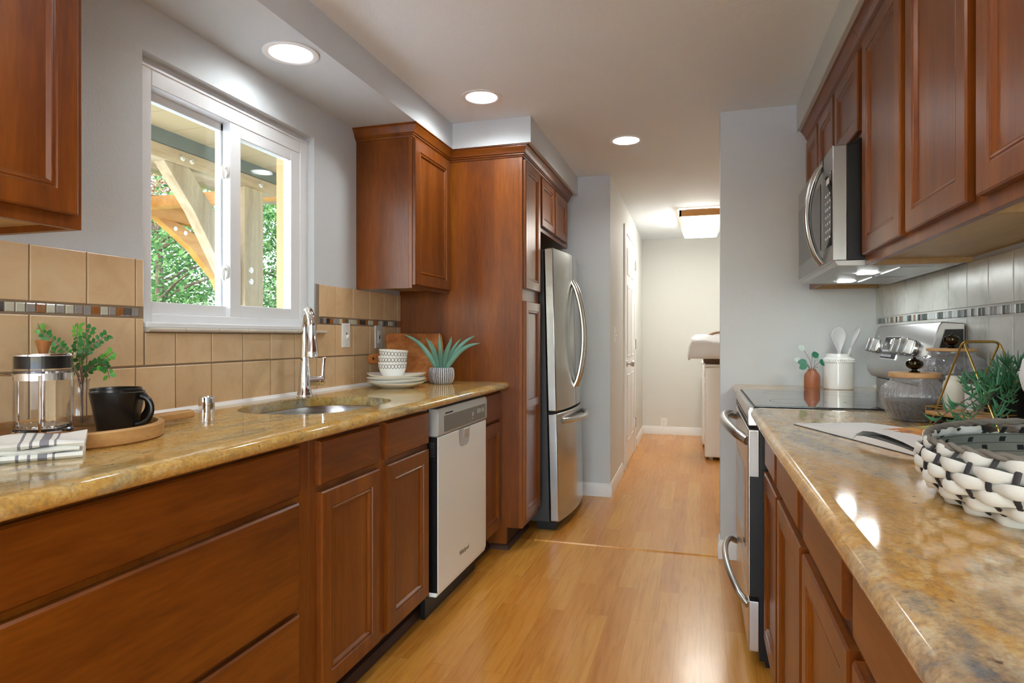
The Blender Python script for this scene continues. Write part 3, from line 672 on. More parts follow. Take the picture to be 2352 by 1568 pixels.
for i in range(64):
    a = 2 * PI * i / 64; ca, sa_ = math.cos(a), math.sin(a)
    hole.append((SC[0] + .225 * math.copysign(abs(ca) ** (2 / n_), ca), SC[1] + .315 * math.copysign(abs(sa_) ** (2 / n_), sa_)))
counter('countertop', 'gold granite countertop with the sink cut-out on the left run', TL, -1.046, -.3, 3.468, 'granite', hole, 1, True)
t = thing('kitchen_sink', 'oval stainless undermount sink below the window', 'sink', (SC[0], SC[1], .73))
def ov(k, z, grow=0): return [(SC[0] + (p[0] - SC[0]) * k + math.copysign(grow, p[0] - SC[0]), SC[1] + (p[1] - SC[1]) * k + math.copysign(grow, p[1] - SC[1]), z) for p in hole]
MB().rings([ov(1.06, .9155), ov(1.005, .9155), ov(.99, .90), ov(.975, .80), ov(.95, .765), ov(.88, .748), ov(.4, .742)], cap0=False).obj('basin', 'sink_steel', t)
MB().lathe([(1e-4, .7435), (.02, .7435), (.038, .746), (.045, .7425)], (SC[0], SC[1], 0), 24).obj('drain', 'chrome', t)

# faucet
fx, fy = -1.658, 2.405
t = thing('kitchen_faucet', 'chrome gooseneck faucet behind the sink', 'faucet', (fx, fy, .953))
MB().lathe([(1e-4, .953), (.036, .953), (.036, .958), (.029, .972), (.026, 1.0), (.026, 1.03), (.021, 1.07), (.019, 1.10), (.0185, 1.165), (.0185, 1.17), (1e-4, 1.171)], (fx, fy, 0), 28).obj('body', 'chrome', t)
dx, dy = .73, -.68; arc = [(fx, fy, 1.16), (fx, fy, 1.21)]
for i in range(0, 13):
    a = PI * i / 12 * .93; arc.append((fx + dx * .062 * (1 - math.cos(a)), fy + dy * .062 * (1 - math.cos(a)), 1.245 + .078 * math.sin(a)))
MB().tube(arc, .0165, 14).obj('spout', 'chrome', t)
hx, hy = fx + dx * .128, fy + dy * .128
MB().lathe([(1e-4, 1.268), (.017, 1.268), (.019, 1.262), (.0185, 1.255), (.022, 1.19), (.0275, 1.150), (.028, 1.146), (.0285, 1.128), (.025, 1.124), (1e-4, 1.126)], (hx, hy, 0), 28).obj('spray_head', 'chrome', t)
lx, ly = .68, .73
MB().tube([(fx + lx * q, fy + ly * q, 1.017) for q in (.01, .03, .06, .062, .078, .088, .092)], [.02, .0215, .0215, .0235, .0235, .016, .004], 16).obj('valve', 'chrome', t)
lv = MB().tube([(fx + lx * .078, fy + ly * .078, 1.03), (fx + lx * .080, fy + ly * .080, 1.08), (fx + lx * .083, fy + ly * .083, 1.118), (fx + lx * .083, fy + ly * .083, 1.120)], [.009, .0085, .012, .010], 12).obj('lever', 'chrome', t)
t = MB().lathe([(1e-4, 1.005), (.022, 1.005), (.0255, 1.002), (.0265, .995), (.0265, .953), (1e-4, .953)], (0, 0, 0), 28)
for i in range(len(t.v)): p = t.v[i]; t.v[i] = (p[0] - 1.645, p[1] + 1.815, p[2])
tag(t.obj('air_gap_cap', 'chrome'), 'short chrome cylinder cap standing on the left counter before the sink', 'air gap cap')

# ------------------------------------------------------------------ left wall cabinets, pantry
t = thing('wall_cabinet', 'cherry wall cabinet right of the window, in the pantry corner', 'cabinet', (-1.57, 3.22, 1.46))
B(XL, 2.967, 1.46, -1.433, 2.985, 2.240).obj('side_panel', 'wood', t, smooth=0)
B(XL, 2.985, 1.484, -1.433, 3.468, 2.240).obj('carcass', 'wood_pale', t, smooth=0)
B(-1.433, 2.967, 1.46, -1.413, 3.468, 2.240).obj('face_frame', 'wood', t, smooth=0, bevel=.001)
door_front(-1.413, 1, 2.972, 3.440, 1.478, 2.224, fw=.055).obj('door', 'wood', t, smooth=0)
MB().sweep([(XL, 2.967), (-1.413, 2.967), (-1.413, 3.47)], CROWN, 1).obj('crown_moulding', 'wood_y', t, smooth=25)

t = thing('wall_cabinet', 'cherry wall cabinet cut by the left photo edge, beside the window', 'cabinet', (-1.57, .85, 1.46))
B(XL, .35, 1.478, -1.433, 1.16, 2.240).obj('carcass', 'wood_pale', t, smooth=0)
B(XL, 1.142, 1.462, -1.433, 1.16, 2.240).obj('side_panel', 'wood', t, smooth=0)
B(-1.433, .35, 1.462, -1.413, 1.16, 2.240).obj('face_frame', 'wood', t, smooth=0, bevel=.001)
door_front(-1.413, 1, .73, 1.138, 1.492, 2.224).obj('door', 'wood', t, smooth=0)
MB().sweep([(-1.413, .35), (-1.413, 1.16), (XL, 1.16)], CROWN, 1).obj('crown_moulding', 'wood_y', t, smooth=25)

t = thing('pantry_cabinet', 'tall cherry pantry cabinet beside the fridge', 'cabinet', (-1.35, 3.65, 0))
MB().prism([(XL, 0), (-1.062, 0), (-1.062, .124), (-.989, .124), (-.989, 2.240), (XL, 2.240)], 'y', 3.47, 3.488).obj('side_panel', 'wood', t, smooth=0)
B(XL, 3.488, .124, -.989, 3.835, 2.240).obj('carcass', 'wood', t, smooth=0)
B(XL, 3.488, 0, -1.066, 3.835, .124).obj('toe_kick', 'toe', t, smooth=0)
B(-.989, 3.47, .124, -.969, 3.835, 2.240).obj('face_frame', 'wood', t, smooth=0, bevel=.001)
door_front(-.969, 1, 3.484, 3.823, 1.486, 2.218, fw=.05).obj('door', 'wood', t, smooth=0)
dl = door_front(-.969, 1, 3.484, 3.823, .165, 1.416, fw=.05).obj('door', 'wood', t, smooth=0)
B(-.962, 3.53, .800, -.9495, 3.777, .845).obj('door_rail', 'wood_y', dl, smooth=0, bevel=.003)
MB().sweep([(-1.42, 3.47), (-.969, 3.47), (-.969, 3.838)], CROWN, 1).obj('crown_moulding', 'wood_x', t, smooth=25)
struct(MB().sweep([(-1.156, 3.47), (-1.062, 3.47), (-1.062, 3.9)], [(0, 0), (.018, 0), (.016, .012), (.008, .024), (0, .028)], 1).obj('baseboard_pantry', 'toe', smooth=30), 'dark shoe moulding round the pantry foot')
t = thing('wall_cabinet', 'short cherry two-door cabinet above the fridge', 'cabinet', (-1.35, 4.3, 1.875))
B(XL, 3.84, 1.878, -.989, 4.745, 2.240).obj('carcass', 'wood', t, smooth=0)
B(-.989, 3.84, 1.878, -.969, 4.745, 2.240).obj('face_frame', 'wood', t, smooth=0, bevel=.001)
for y0, y1 in ((3.872, 4.222), (4.262, 4.640)): door_front(-.969, 1, y0, y1, 1.907, 2.214, fw=.045).obj('door', 'wood', t, smooth=0)
MB().sweep([(-.969, 3.84), (-.969, 4.752)], CROWN, 1).obj('crown_moulding', 'wood_y', t, smooth=25)

# ------------------------------------------------------------------ fridge (leans back a touch)
t = thing('refrigerator', 'stainless French-door refrigerator beside the pantry', 'refrigerator', (-1.0, 4.3, 0), (0, -.024, 0))
def fr(mb): return mb.xf(Matrix.Translation((1.0, -4.3, 0)))
F0, F1, FM = 3.875, 4.715, 4.295
def bulge(y): q = (y - FM) / (F1 - FM); return -.842 + .044 * (1 - q * q)
fr(B(-1.60, F0 + .01, .05, -.905, F1 - .01, 1.755)).obj('body', 'dark_steel', t, smooth=0, local=True, bevel=.004)
def fdoor(y0, y1, z0, z1, name):
    N = 14; P = []
    front = [(bulge(y0 + (y1 - y0) * i / N), y0 + (y1 - y0) * i / N) for i in range(N + 1)]
    poly = front + [(-.898, y1), (-.898, y0)]
    return fr(MB().prism(poly, 'z', z0, z1)).obj(name, 'steel_v', t, smooth=30, local=True, bevel=.006)
d1 = fdoor(F0, FM - .003, .742, 1.765, 'door'); d2 = fdoor(FM + .003, F1, .742, 1.765, 'door'); d3 = fdoor(F0, F1, .055, .727, 'freezer_drawer')
fr(B(-.90, F0 + .006, .722, -.846, F1 - .006, .747)).obj('gasket', 'black_soft', t, smooth=0, local=True)
fr(B(-.99, F0 + .02, .0, -.87, F1 - .02, .055)).obj('base_grille', 'black', t, smooth=0, local=True)
for dd, y in ((d1, FM - .045), (d2, FM + .045)):
    pts = []
    for i in range(17):
        q = i / 16; z = 1.585 - .715 * q; o = math.sin(PI * q) ** .7
        pts.append((bulge(y) - .004 + .072 * o, y, z))
    fr(MB().tube(pts, .0145, 10, flat=1.25)).obj('handle', 'steel', dd, local=True)
pts = []
for i in range(15):
    q = i / 14; y = F0 + .10 + (F1 - F0 - .20) * q; pts.append((bulge(y) - .004 + .062 * math.sin(PI * q) ** .45, y, .672))
fr(MB().tube(pts, .0175, 10, flat=1.0)).obj('handle', 'steel', d3, local=True)
fr(MB().lathe([(.018, 0), (.020, .002), (.014, .003), (.012, .002)], (bulge(4.58) - .001, 4.58, 1.63), 20, axis='x')).obj('badge', 'nickel', d2, local=True)
for y in (3.93, 4.66): fr(MB().lathe([(1e-4, 0), (.022, 0), (.022, .03), (1e-4, .03)], (-.90, y, 0), 14)).obj('foot', 'black', t, local=True)

# ------------------------------------------------------------------ right base run
GF, GD = .237, .217
t = base_cab('base_cabinet', 'cherry base cabinet next to the range, with two doors and two drawers', 1.565, 2.455, XR, GF, -1)
for y0, y1 in ((2.062, 2.44), (1.583, 2.028)): door_front(GF, -1, y0, y1, .128, .728).obj('door', 'wood', t, smooth=0)
for y0, y1 in ((2.092, 2.40), (1.606, 2.036)): slab_front(GF, -1, y0, y1, .758, .898).obj('drawer_front', 'wood_y', t, smooth=0)
t = base_cab('base_cabinet', 'cherry base cabinet in the middle of the right run', 1.070, 1.563, XR, GF, -1)
door_front(GF, -1, 1.090, 1.550, .128, .724).obj('door', 'wood', t, smooth=0)
slab_front(GF, -1, 1.122, 1.534, .758, .898).obj('drawer_front', 'wood_y', t, smooth=0)
t = base_cab('base_cabinet', 'cherry base cabinet cut off by the bottom photo edge at right', .35, 1.068, XR, GF, -1)
door_front(GF, -1, .37, 1.058, .128, .724).obj('door', 'wood', t, smooth=0)
slab_front(GF, -1, .40, 1.055, .758, .898).obj('drawer_front', 'wood_y', t, smooth=0)
t = base_cab('base_cabinet', 'narrow base cabinet wedged between the range and the end wall', 3.30, 3.655, XR, GF, -1)
door_front(GF, -1, 3.315, 3.64, .128, .728).obj('door', 'wood', t, smooth=0)
counter('countertop', 'gold and blue-grey granite countertop carrying the white basket', TR, .172, -.3, 2.462, 'granite_r', None, -1, True)
counter('countertop', 'short granite counter between the range and the end wall', TR, .165, 3.292, 3.66, 'granite_r', None, -1, True)

# range
R0, R1 = 2.474, 3.284
t = thing('range', 'stainless electric range with a black glass cooktop', 'range', (.5, 2.88, 0))
B(.205, R0, .03, .855, R1, .935).obj('body', 'black', t, smooth=0)
for x in (.26, .8):
    for y in (R0 + .05, R1 - .05): MB().lathe([(1e-4, 0), (.018, 0), (.018, .03), (1e-4, .03)], (x, y, 0), 12).obj('foot', 'black', t)
ck = B(.185, R0 - .004, .938, .775, R1 + .004, .9545).obj('cooktop', 'black', t, smooth=0, bevel=.004)
B(.192, R0 + .003, .9545, .775, R1 - .003, .9590).obj('glass_top', 'cooktop', ck, smooth=0, bevel=.0015)
for x, y, r in ((.36, 2.68, .10), (.36, 3.08, .085), (.60, 2.68, .075), (.60, 3.08, .10)):
    MB().lathe([(r - .001, .9591), (r, .9592), (r + .001, .9591)], (x, y, 0), 40).obj('burner_ring', 'dark_steel', ck)
fp = MB().prism([(.205, .885), (.168, .885), (.166, .90), (.166, .938), (.172, .952), (.205, .952)], 'y', R0, R1).obj('front_trim', 'steel', t, bevel=.002)
vs_ = MB()
for k in range(2): vs_.box(.1655, R0 + .03, .892 + k * .013, .170, R1 - .03, .898 + k * .013)
vs_.obj('vent_slots', 'black_soft', fp, smooth=0)
od = B(.166, R0, .262, .206, R1, .872).obj('oven_door', 'steel', t, smooth=0, bevel=.004)
B(.1645, R0 + .14, .40, .168, R1 - .14, .70).obj('oven_window', 'black_glass', od, smooth=0)
B(.172, R0 - .003, .70, .200, R0 + .001, .865).obj('door_end_cap', 'silver_plastic', od, bevel=.001)
B(.172, R0 - .002, .262, .205, R0 + .001, .70).obj('door_side', 'black', od, smooth=0)
def arch_handle(z, rise, drop, parent, r=.016):
    pts = []
    for i in range(21):
        q = i / 20; s_ = math.sin(PI * q) ** .5; pts.append((.168 - rise * s_, R0 + .02 + (R1 - R0 - .04) * q, z + drop * s_))
    MB().tube(pts, r, 12).obj('handle', 'steel', parent)
arch_handle(.828, .070, .03, od, .019)
dw_ = B(.168, R0, .06, .206, R1, .245).obj('storage_drawer', 'steel', t, smooth=0, bevel=.004)
arch_handle(.222, .066, .055, dw_, .013)
B(.23, R0 + .02, .0, .25, R1 - .02, .06).obj('toe_panel', 'black', t, smooth=0)
prof = [(.855, .945), (.775, .945), (.775, 1.028), (.752, 1.034), (.736, 1.058), (.732, 1.088), (.778, 1.250), (.788, 1.262), (.855, 1.256)]
bg = MB().prism(prof, 'y', R0 + .012, R1 - .012).obj('backguard', 'steel_grey', t, smooth=30, bevel=.004)
cap = MB().prism([(.848, .965), (.795, .965), (.795, 1.06), (.755, 1.085), (.795, 1.235), (.848, 1.236)], 'y', R0 + .006, R0 + .013).obj('end_cap', 'black', bg, smooth=0)
B(.770, R0 + .03, .962, .776, R1 - .03, 1.026).obj('riser_panel', 'steel_dark', bg, smooth=0)
B(.768, R0 + .05, 1.026, .79, R1 - .05, 1.033).obj('vent_gap', 'black_soft', bg, smooth=0)
# face of the guard: origin at bottom edge, u along -y (left to right as seen), w up the slope
sl_ = Vector((.046, 0, .162)).normalized(); nrm = Vector((-.162, 0, .046)).normalized()
FACE = Matrix(((0, sl_.x, nrm.x, .732), (-1, 0, 0, R1), (0, sl_.z, nrm.z, 1.088), (0, 0, 0, 1)))
def onface(mb): return mb.xf(FACE)
onface(MB().box(.215, .030, .0005, .430, .128, .0025)).obj('display_bezel', 'chrome', bg, smooth=0)
ds = onface(MB().box(.219, .034, .002, .426, .124, .004)).obj('display', 'display_face', bg, smooth=0)
mk = MB()
for k in range(8): mk.box(.228 + k * .019, .040, .0041, .236 + k * .019, .050, .0044); mk.box(.228 + k * .019, .062, .0041, .239 + k * .019, .070, .0044)
for a, b in ((.236, .090), (.246, .090), (.256, .094), (.256, .086)): mk.box(a, b, .0041, a + .005, b + .004, .0044)
onface(mk).obj('display_markings', 'mark', ds, smooth=0)
text('15', .028, 'display', ds, FACE @ Matrix.Translation((.318, .104, .0045)), 'clock_digits')
for u in (.085, .160, .475, .555, .640):
    k = MB(); c = (u, .082)
    k.lathe([(1e-4, .001), (.030, .001), (.031, .008), (.029, .014), (1e-4, .016)], (c[0], c[1], 0), 28)
    kb = onface(k).obj('knob', 'steel', bg)
    g = onface(MB().box(c[0] - .011, c[1] - .029, .012, c[0] + .011, c[1] + .029, .040)).obj('knob_grip', 'steel', kb, bevel=.004)
onface(MB().box(.182, .068, .0003, .198, .076, .0012).box(.182, .083, .0003, .198, .091, .0012).box(.083, .128, .0003, .087, .132, .0012).box(.553, .128, .0003, .557, .132, .0012).box(.638, .128, .0003, .642, .132, .0012)).obj('panel_markings', 'mark', bg, smooth=0)

# ------------------------------------------------------------------ right wall cabinets
UF, UD = .550, .530
def upper(name, label, y0, y1, z0, doors, z1=2.240, dz=.032):
    t = thing(name, label, 'cabinet', (.7, (y0 + y1) / 2, z0))
    B(UF + .02, y0 + .0005, z0 + .018, XR, y1 - .0005, z1).obj('carcass', 'wood_pale', t, smooth=0)
    B(UF, y0, z0, UF + .02, y1, z1).obj('face_frame', 'wood', t, smooth=0, bevel=.001)
    B(UF + .02, y1 - .018, z0, XR, y1, z1).obj('side_panel', 'wood_pale', t, smooth=0)
    B(UF + .02, y0, z0, XR, y0 + .018, z0 + .03).obj('bottom_rail', 'wood_pale', t, smooth=0)
    for a, b in doors: door_front(UF, -1, a, b, z0 + dz, 2.224).obj('door', 'wood', t, smooth=0)
    MB().sweep([(UF, y1), (UF, y0)], CROWN, 1).obj('crown_moulding', 'wood_y', t, smooth=25)
    return t
upper('wall_cabinet', 'narrow cherry wall cabinet against the end wall behind the microwave', 3.292, 3.655, 1.46, [(3.312, 3.63)])
upper('wall_cabinet', 'short cherry cabinet directly above the microwave', 2.478, 3.290, 1.905, [(2.935, 3.275), (2.50, 2.898)])
upper('wall_cabinet', 'two-door cherry wall cabinet right of the microwave', 1.525, 2.476, 1.458, [(2.003, 2.432), (1.542, 1.952)])
upper('wall_cabinet', 'cherry wall cabinet cut off by the upper right photo edge', .60, 1.523, 1.458, [(1.03, 1.492), (.62, 1.00)])

# microwave
t = thing('microwave', 'stainless over-the-range microwave with a curved handle', 'microwave', (.65, 2.88, 1.46))
B(.492, R0, 1.478, .868, R1, 1.888).obj('body', 'black', t, smooth=0, bevel=.003)
B(.447, R0, 1.478, .494, R1, 1.886).obj('door', 'steel_mw', t, smooth=0, bevel=.003)
dd = t.children[-1]
B(.4445, 2.70, 1.545, .448, R1 - .03, 1.80).obj('door_window', 'black_glass', dd, smooth=0)
B(.4445, R0 + .012, 1.535, .448, 2.642, 1.80).obj('keypad', 'black_glass', dd, smooth=0)
B(.4445, 2.648, 1.84, .448, 2.651, 1.886).obj('door_seam', 'black', dd, smooth=0)
kp = MB()
for r in range(7):
    for c in range(3): kp.box(.4436, R0 + .03 + c * .036, 1.565 + r * .026, .4446, R0 + .044 + c * .036, 1.573 + r * .026)
kp.box(.4436, R0 + .05, 1.764, .4446, R0 + .10, 1.785); kp.obj('keypad_markings', 'mark', dd, smooth=0)
pts = []
for i in range(19):
    q = i / 18; pts.append((.446 - .052 * math.sin(PI * q) ** .7, 2.668, 1.488 + .372 * q))
MB().tube(pts, .018, 12, flat=.75, up=(0, 1, 0)).obj('handle', 'steel', dd)
MB().prism([(.455, 1.478), (.465, 1.462), (.83, 1.452), (.855, 1.462), (.868, 1.478)], 'y', R0 + .004, R1 - .004).obj('hood_base', 'silver_plastic', t, smooth=0)
hb = t.children[-1]
B(.56, R0 - .001, 1.462, .866, R0 + .01, 1.482).obj('hood_lip', 'chrome', hb, smooth=0)
for y0, y1 in ((2.715, 2.80), (3.09, 3.175)): B(.592, y0 + .008, 1.4545, .650, y1 - .008, 1.4585).obj('hood_light', 'hood_lens', hb, smooth=0)
for y0, y1 in ((R0 + .05, 2.86), (2.90, R1 - .05)): B(.67, y0, 1.4515, .80, y1, 1.4562).obj('grease_filter', 'steel_dark', hb, smooth=0)
MB().prism([(.50, 1.888), (.53, 1.905), (.56, 1.905), (.56, 1.888)], 'y', R0 + .002, R0 + .03).obj('top_vent', 'black', t, smooth=0)

# ------------------------------------------------------------------ ceiling lamps
def downlight(x, y, z, label, r=.104):
    t = thing('recessed_light', label, 'ceiling light', (x, y, z - .006), group='recessed ceiling lights')
    MB().lathe([(r, z - .0005), (r, z - .004), (r - .006, z - .006), (r - .020, z - .005), (r - .024, z - .003), (r - .026, z + .004), (.062, z + .036), (.060, z + .037)], (x, y, 0), 40).obj('trim_ring', 'plastic', t)
    MB().lathe([(1e-4, z + .035), (.058, z + .035), (.0625, z + .0365)], (x, y, 0), 36).obj('lens', 'lens' if z > 2.4 else 'lens_soft', t)
for l in LAMPS: downlight(*l)
# hall fixture
t = thing('ceiling_light', 'square ceiling light with a wooden frame in the laundry hall', 'ceiling light', (0, 6.8, 2.30))
x0, x1, y0, y1 = -.195, .195, 6.28, 7.30
fm = MB(); fm.box(x0, y0, 2.362, x1, y0 + .02, 2.425); fm.box(x0, y1 - .02, 2.362, x1, y1, 2.425); fm.box(x0, y0, 2.362, x0 + .02, y1, 2.425); fm.box(x1 - .02, y0, 2.362, x1, y1, 2.425)
fm.obj('wood_frame', 'oak', t, smooth=0, bevel=.002)
B(x0 + .06, y0 + .06, 2.42, x1 - .06, y1 - .06, 2.44).obj('mounting_plate', 'black', t, smooth=0)
MB().rings([[(x0 + .008, y0 + .008, 2.364), (x1 - .008, y0 + .008, 2.364), (x1 - .008, y1 - .008, 2.364), (x0 + .008, y1 - .008, 2.364)], [(x0 + .03, y0 + .03, 2.30), (x1 - .03, y0 + .03, 2.30), (x1 - .03, y1 - .03, 2.30), (x0 + .03, y1 - .03, 2.30)]]).obj('diffuser', 'hall_lens', t, smooth=0, bevel=.006)

# ------------------------------------------------------------------ hall: door, switch, outlet, laundry
ANG = math.atan2(.044, 3.312)
def hall(mb): return mb
dt = struct(thing('door_1', 'white six-panel hall door with a nickel knob', 'door', (-.656, 4.838, 0), (0, 0, ANG)))
# local frame: y along the wall, +x out of it
c0, c1 = 5.921 - 4.838, 6.838 - 4.838
f = MB(); f.box(0, c0 - .20 + .08, 0, .016, c0, 2.17 + .07); f.box(0, c1, 0, .016, c1 + .12, 2.17 + .07); f.box(0, c0, 2.17, .016, c1, 2.24)
f.obj('casing', 'trim', dt, smooth=0, bevel=.003, local=True)
sl2 = B(.002, c0 + .004, .008, .010, c1 - .004, 2.166).obj('slab', 'trim', dt, smooth=0, local=True)
pp = MB(); wd = c1 - c0
for (z0, z1) in ((.22, .86), (1.02, 1.70), (1.80, 2.05)):
    for (a, b) in ((.12, wd / 2 - .06), (wd / 2 + .06, wd - .12)):
        ya, yb = c0 + a, c0 + b
        rr = lambda i, x: [(x, ya + i, z0 + i), (x, yb - i, z0 + i), (x, yb - i, z1 - i), (x, ya + i, z1 - i)]
        pp.rings([rr(0, .010), rr(.004, .016), rr(.018, .016), rr(.028, .011), rr(.06, .016), rr(.062, .016)], cap0=False)
pp.obj('raised_panels', 'trim', sl2, smooth=0, local=True)
MB().lathe([(1e-4, .010), (.032, .010), (.030, .018), (.012, .024), (.012, .04), (.026, .052), (.030, .066), (.024, .078), (1e-4, .082)], (0, c0 + .085, .965), 20, axis='x').obj('knob', 'nickel', sl2, local=True)
for z in (.31, 1.137, 1.969):
    MB().box(.010, c1 - .012, z - .05, .020, c1 + .022, z + .05).tube([(.022, c1 + .002, z - .05), (.022, c1 + .002, z + .05)], .007, 8).obj('hinge', 'nickel', dt, smooth=0, local=True)

def switch_plate(name, label, cat, mtx, w=.075, h=.122, kind='toggle', mat='plastic'):
    """built in local coords: u right, v up, w out"""
    loc = mtx.to_translation(); t = thing(name, label, cat, loc); q = mtx
    MB().rings([[(-w / 2, -h / 2, 0), (w / 2, -h / 2, 0), (w / 2, h / 2, 0), (-w / 2, h / 2, 0)], [(-w / 2, -h / 2, .003), (w / 2, -h / 2, .003), (w / 2, h / 2, .003), (-w / 2, h / 2, .003)], [(-w / 2 + .004, -h / 2 + .004, .006), (w / 2 - .004, -h / 2 + .004, .006), (w / 2 - .004, h / 2 - .004, .006), (-w / 2 + .004, h / 2 - .004, .006)]]).xf(q).obj('plate', mat, t, smooth=0)
    if kind == 'toggle':
        MB().prism([(-.012, .006), (.012, .006), (.010, .02), (.002, .022)], 'x', -.005, .005).xf(q @ Matrix.Translation((0, -.008, 0))).obj('toggle', 'plastic', t, smooth=0)
        MB().box(-.006, -.014, .0058, .006, .014, .0066).xf(q).obj('toggle_slot', 'grey_panel', t, smooth=0)
    elif kind == 'gfci':
        MB().box(-.017, -.035, .006, .017, .035, .008).xf(q).obj('receptacle', 'plastic', t, smooth=0, bevel=.001)
        MB().box(-.006, .001, .008, .006, .008, .010).xf(q).obj('reset_button', 'red_led', t, smooth=0)
        MB().box(-.006, -.009, .008, .006, -.002, .010).xf(q).obj('test_button', 'black', t, smooth=0)
    elif kind == 'duplex':
        for v in (-.02, .02):
            r_ = MB().lathe([(1e-4, .0075), (.015, .0075), (.0165, .006)], (0, v, 0), 20).xf(q).obj('receptacle', 'plastic', t, smooth=0)
            MB().box(-.007, v + .001, .0074, -.005, v + .008, .0078).box(.005, v + .001, .0074, .007, v + .008, .0078).box(-.002, v - .009, .0074, .002, v - .005, .0078).xf(q).obj('slots', 'dark_steel', r_, smooth=0)
    sc = MB()
    for v in ((.048, -.048) if kind != 'duplex' else (0,)): sc.lathe([(1e-4, .0065), (.003, .0065), (.0035, .0058)], (0, v * h / .122, 0), 10)
    sc.xf(q).obj('screws', 'nickel', t, smooth=0)
    return t
PX = lambda x, y, z: Matrix(((0, 0, 1, x), (1, 0, 0, y), (0, 1, 0, z), (0, 0, 0, 1)))     # faces +x
PY = lambda x, y, z: Matrix(((1, 0, 0, x), (0, 0, -1, y), (0, 1, 0, z), (0, 0, 0, 1)))    # faces -y
switch_plate('light_switch', 'white toggle switch plate on the tiles right of the faucet', 'switch', PX(TL, 2.849, 1.218))
switch_plate('outlet', 'white outlet with a red reset button on the tiles by the pantry', 'outlet', PX(TL, 3.19, 1.211), .082, .126, 'gfci', 'plate_grey')
switch_plate('light_switch', 'white switch plate on the hall wall before the door', 'switch', PX(-.6605, 5.11, 1.229) @ Matrix.Rotation(ANG, 4, 'Y'), .08, .12)
switch_plate('outlet', 'white duplex outlet low on the far hall wall', 'outlet', PY(-.438, 8.15, .144), .075, .115, 'duplex')

def laundry(name, label, cat, y0, y1, x0):
    t = thing(name, label, cat, (x0 + .37, (y0 + y1) / 2, 0))
    B(x0, y0, .03, x0 + .74, y1, .915).obj('body', 'white_enamel', t, smooth=0, bevel=.012, seg=3)
    B(x0 - .006, y0 - .002, .915, x0 + .74, y1 + .002, .945).obj('top', 'white_enamel', t, smooth=0, bevel=.012, seg=3)
    B(x0 + .62, y0 + .01, .945, x0 + .74, y1 - .01, 1.08).obj('console', 'white_enamel', t, smooth=0, bevel=.01)
    B(x0 - .008, y0 + .30, .74, x0 + .002, y0 + .36, .80).obj('door_catch', 'plastic', t, smooth=0, bevel=.002)
    for x in (x0 + .06, x0 + .68):
        for y in (y0 + .06, y1 - .06): MB().lathe([(1e-4, 0), (.02, 0), (.02, .03), (1e-4, .03)], (x, y, 0), 12).obj('foot', 'silver_plastic', t)
    return t
laundry('washing_machine', 'white washing machine nearest the camera in the laundry hall', 'washing machine', 6.54, 7.26, .040)
laundry('clothes_dryer', 'white dryer beyond the washing machine at the hall end', 'dryer', 7.29, 8.02, .015)
# basket with towel on the washer
t = thing('laundry_basket', 'brown wicker basket under the white towel on the washer', 'basket', (.20, 6.82, .946))
MB().rings([[(.20 + a * (.17 + .02 * z / .2), 6.82 + b * (.2 + .02 * z / .2), .946 + z) for a, b in ((math.cos(i * PI / 12), math.sin(i * PI / 12)) for i in range(24))] for z in (0, .05, .1, .15, .2)], cap1=False).obj('woven_bowl', 'wicker', t)
MB().tube([(.20 - .18 * math.cos(a), 6.76, 1.13 + .13 * math.sin(a)) for a in [PI * i / 14 for i in range(15)]], .012, 8).obj('handle', 'wicker', t)
prof = [(-.115, .985), (-.120, 1.04), (-.108, 1.13), (-.085, 1.20), (-.045, 1.232), (.03, 1.238), (.12, 1.226), (.24, 1.222), (.36, 1.215), (.42, 1.19)]
P = []
for j in range(19):
    y = 6.50 + .46 * j / 18; w = math.sin(j * 1.7) * .006
    P.append([(x + w * (1 if k < 4 else .4), y, z + .004 * math.sin(j * 1.1 + k) - (.14 if (j == 0 and k > 3) else .0) - (.05 if (j == 1 and k > 3) else 0)) for k, (x, z) in enumerate(prof)])
tw = MB().grid(P); tw.grid([[(p[0], 6.502 + .004 * math.sin(k * 1.3 + i), p[2] - (p[2] - 1.0) * i / 6) for k, p in enumerate(P[1])] for i in range(7)])
tag(tw.obj('towel', 'towel', smooth=60), 'white terry towel heaped on the washing machine', 'towel')
b_ = bpy.data.objects['towel']; m_ = b_.modifiers.new('thick', 'SOLIDIFY'); m_.thickness = .008

# ------------------------------------------------------------------ things on the left counter
CT = .953
RX, RY = math.cos(YAW), math.sin(YAW)            # unit vector pointing to the right of the view, level
tc_ = (-1.505, 1.205)
t = thing('serving_tray', 'round wooden tray with a short handle holding the press and mugs', 'tray', (*tc_, CT))
MB().lathe([(1e-4, CT), (.200, CT), (.205, CT + .004), (.206, CT + .034), (.203, CT + .038), (.192, CT + .038), (.189, CT + .034), (.188, CT + .016), (.184, CT + .0125), (1e-4, CT + .0125)], (*tc_, 0), 56).obj('dish', 'tray_wood', t)
MB().prism([(-1.548, 1.40), (-1.492, 1.40), (-1.496, 1.60), (-1.502, 1.608), (-1.530, 1.622), (-1.540, 1.618)], 'z', CT + .008, CT + .030).obj('handle', 'tray_wood', t, smooth=0, bevel=.004)
TZ = CT + .0128

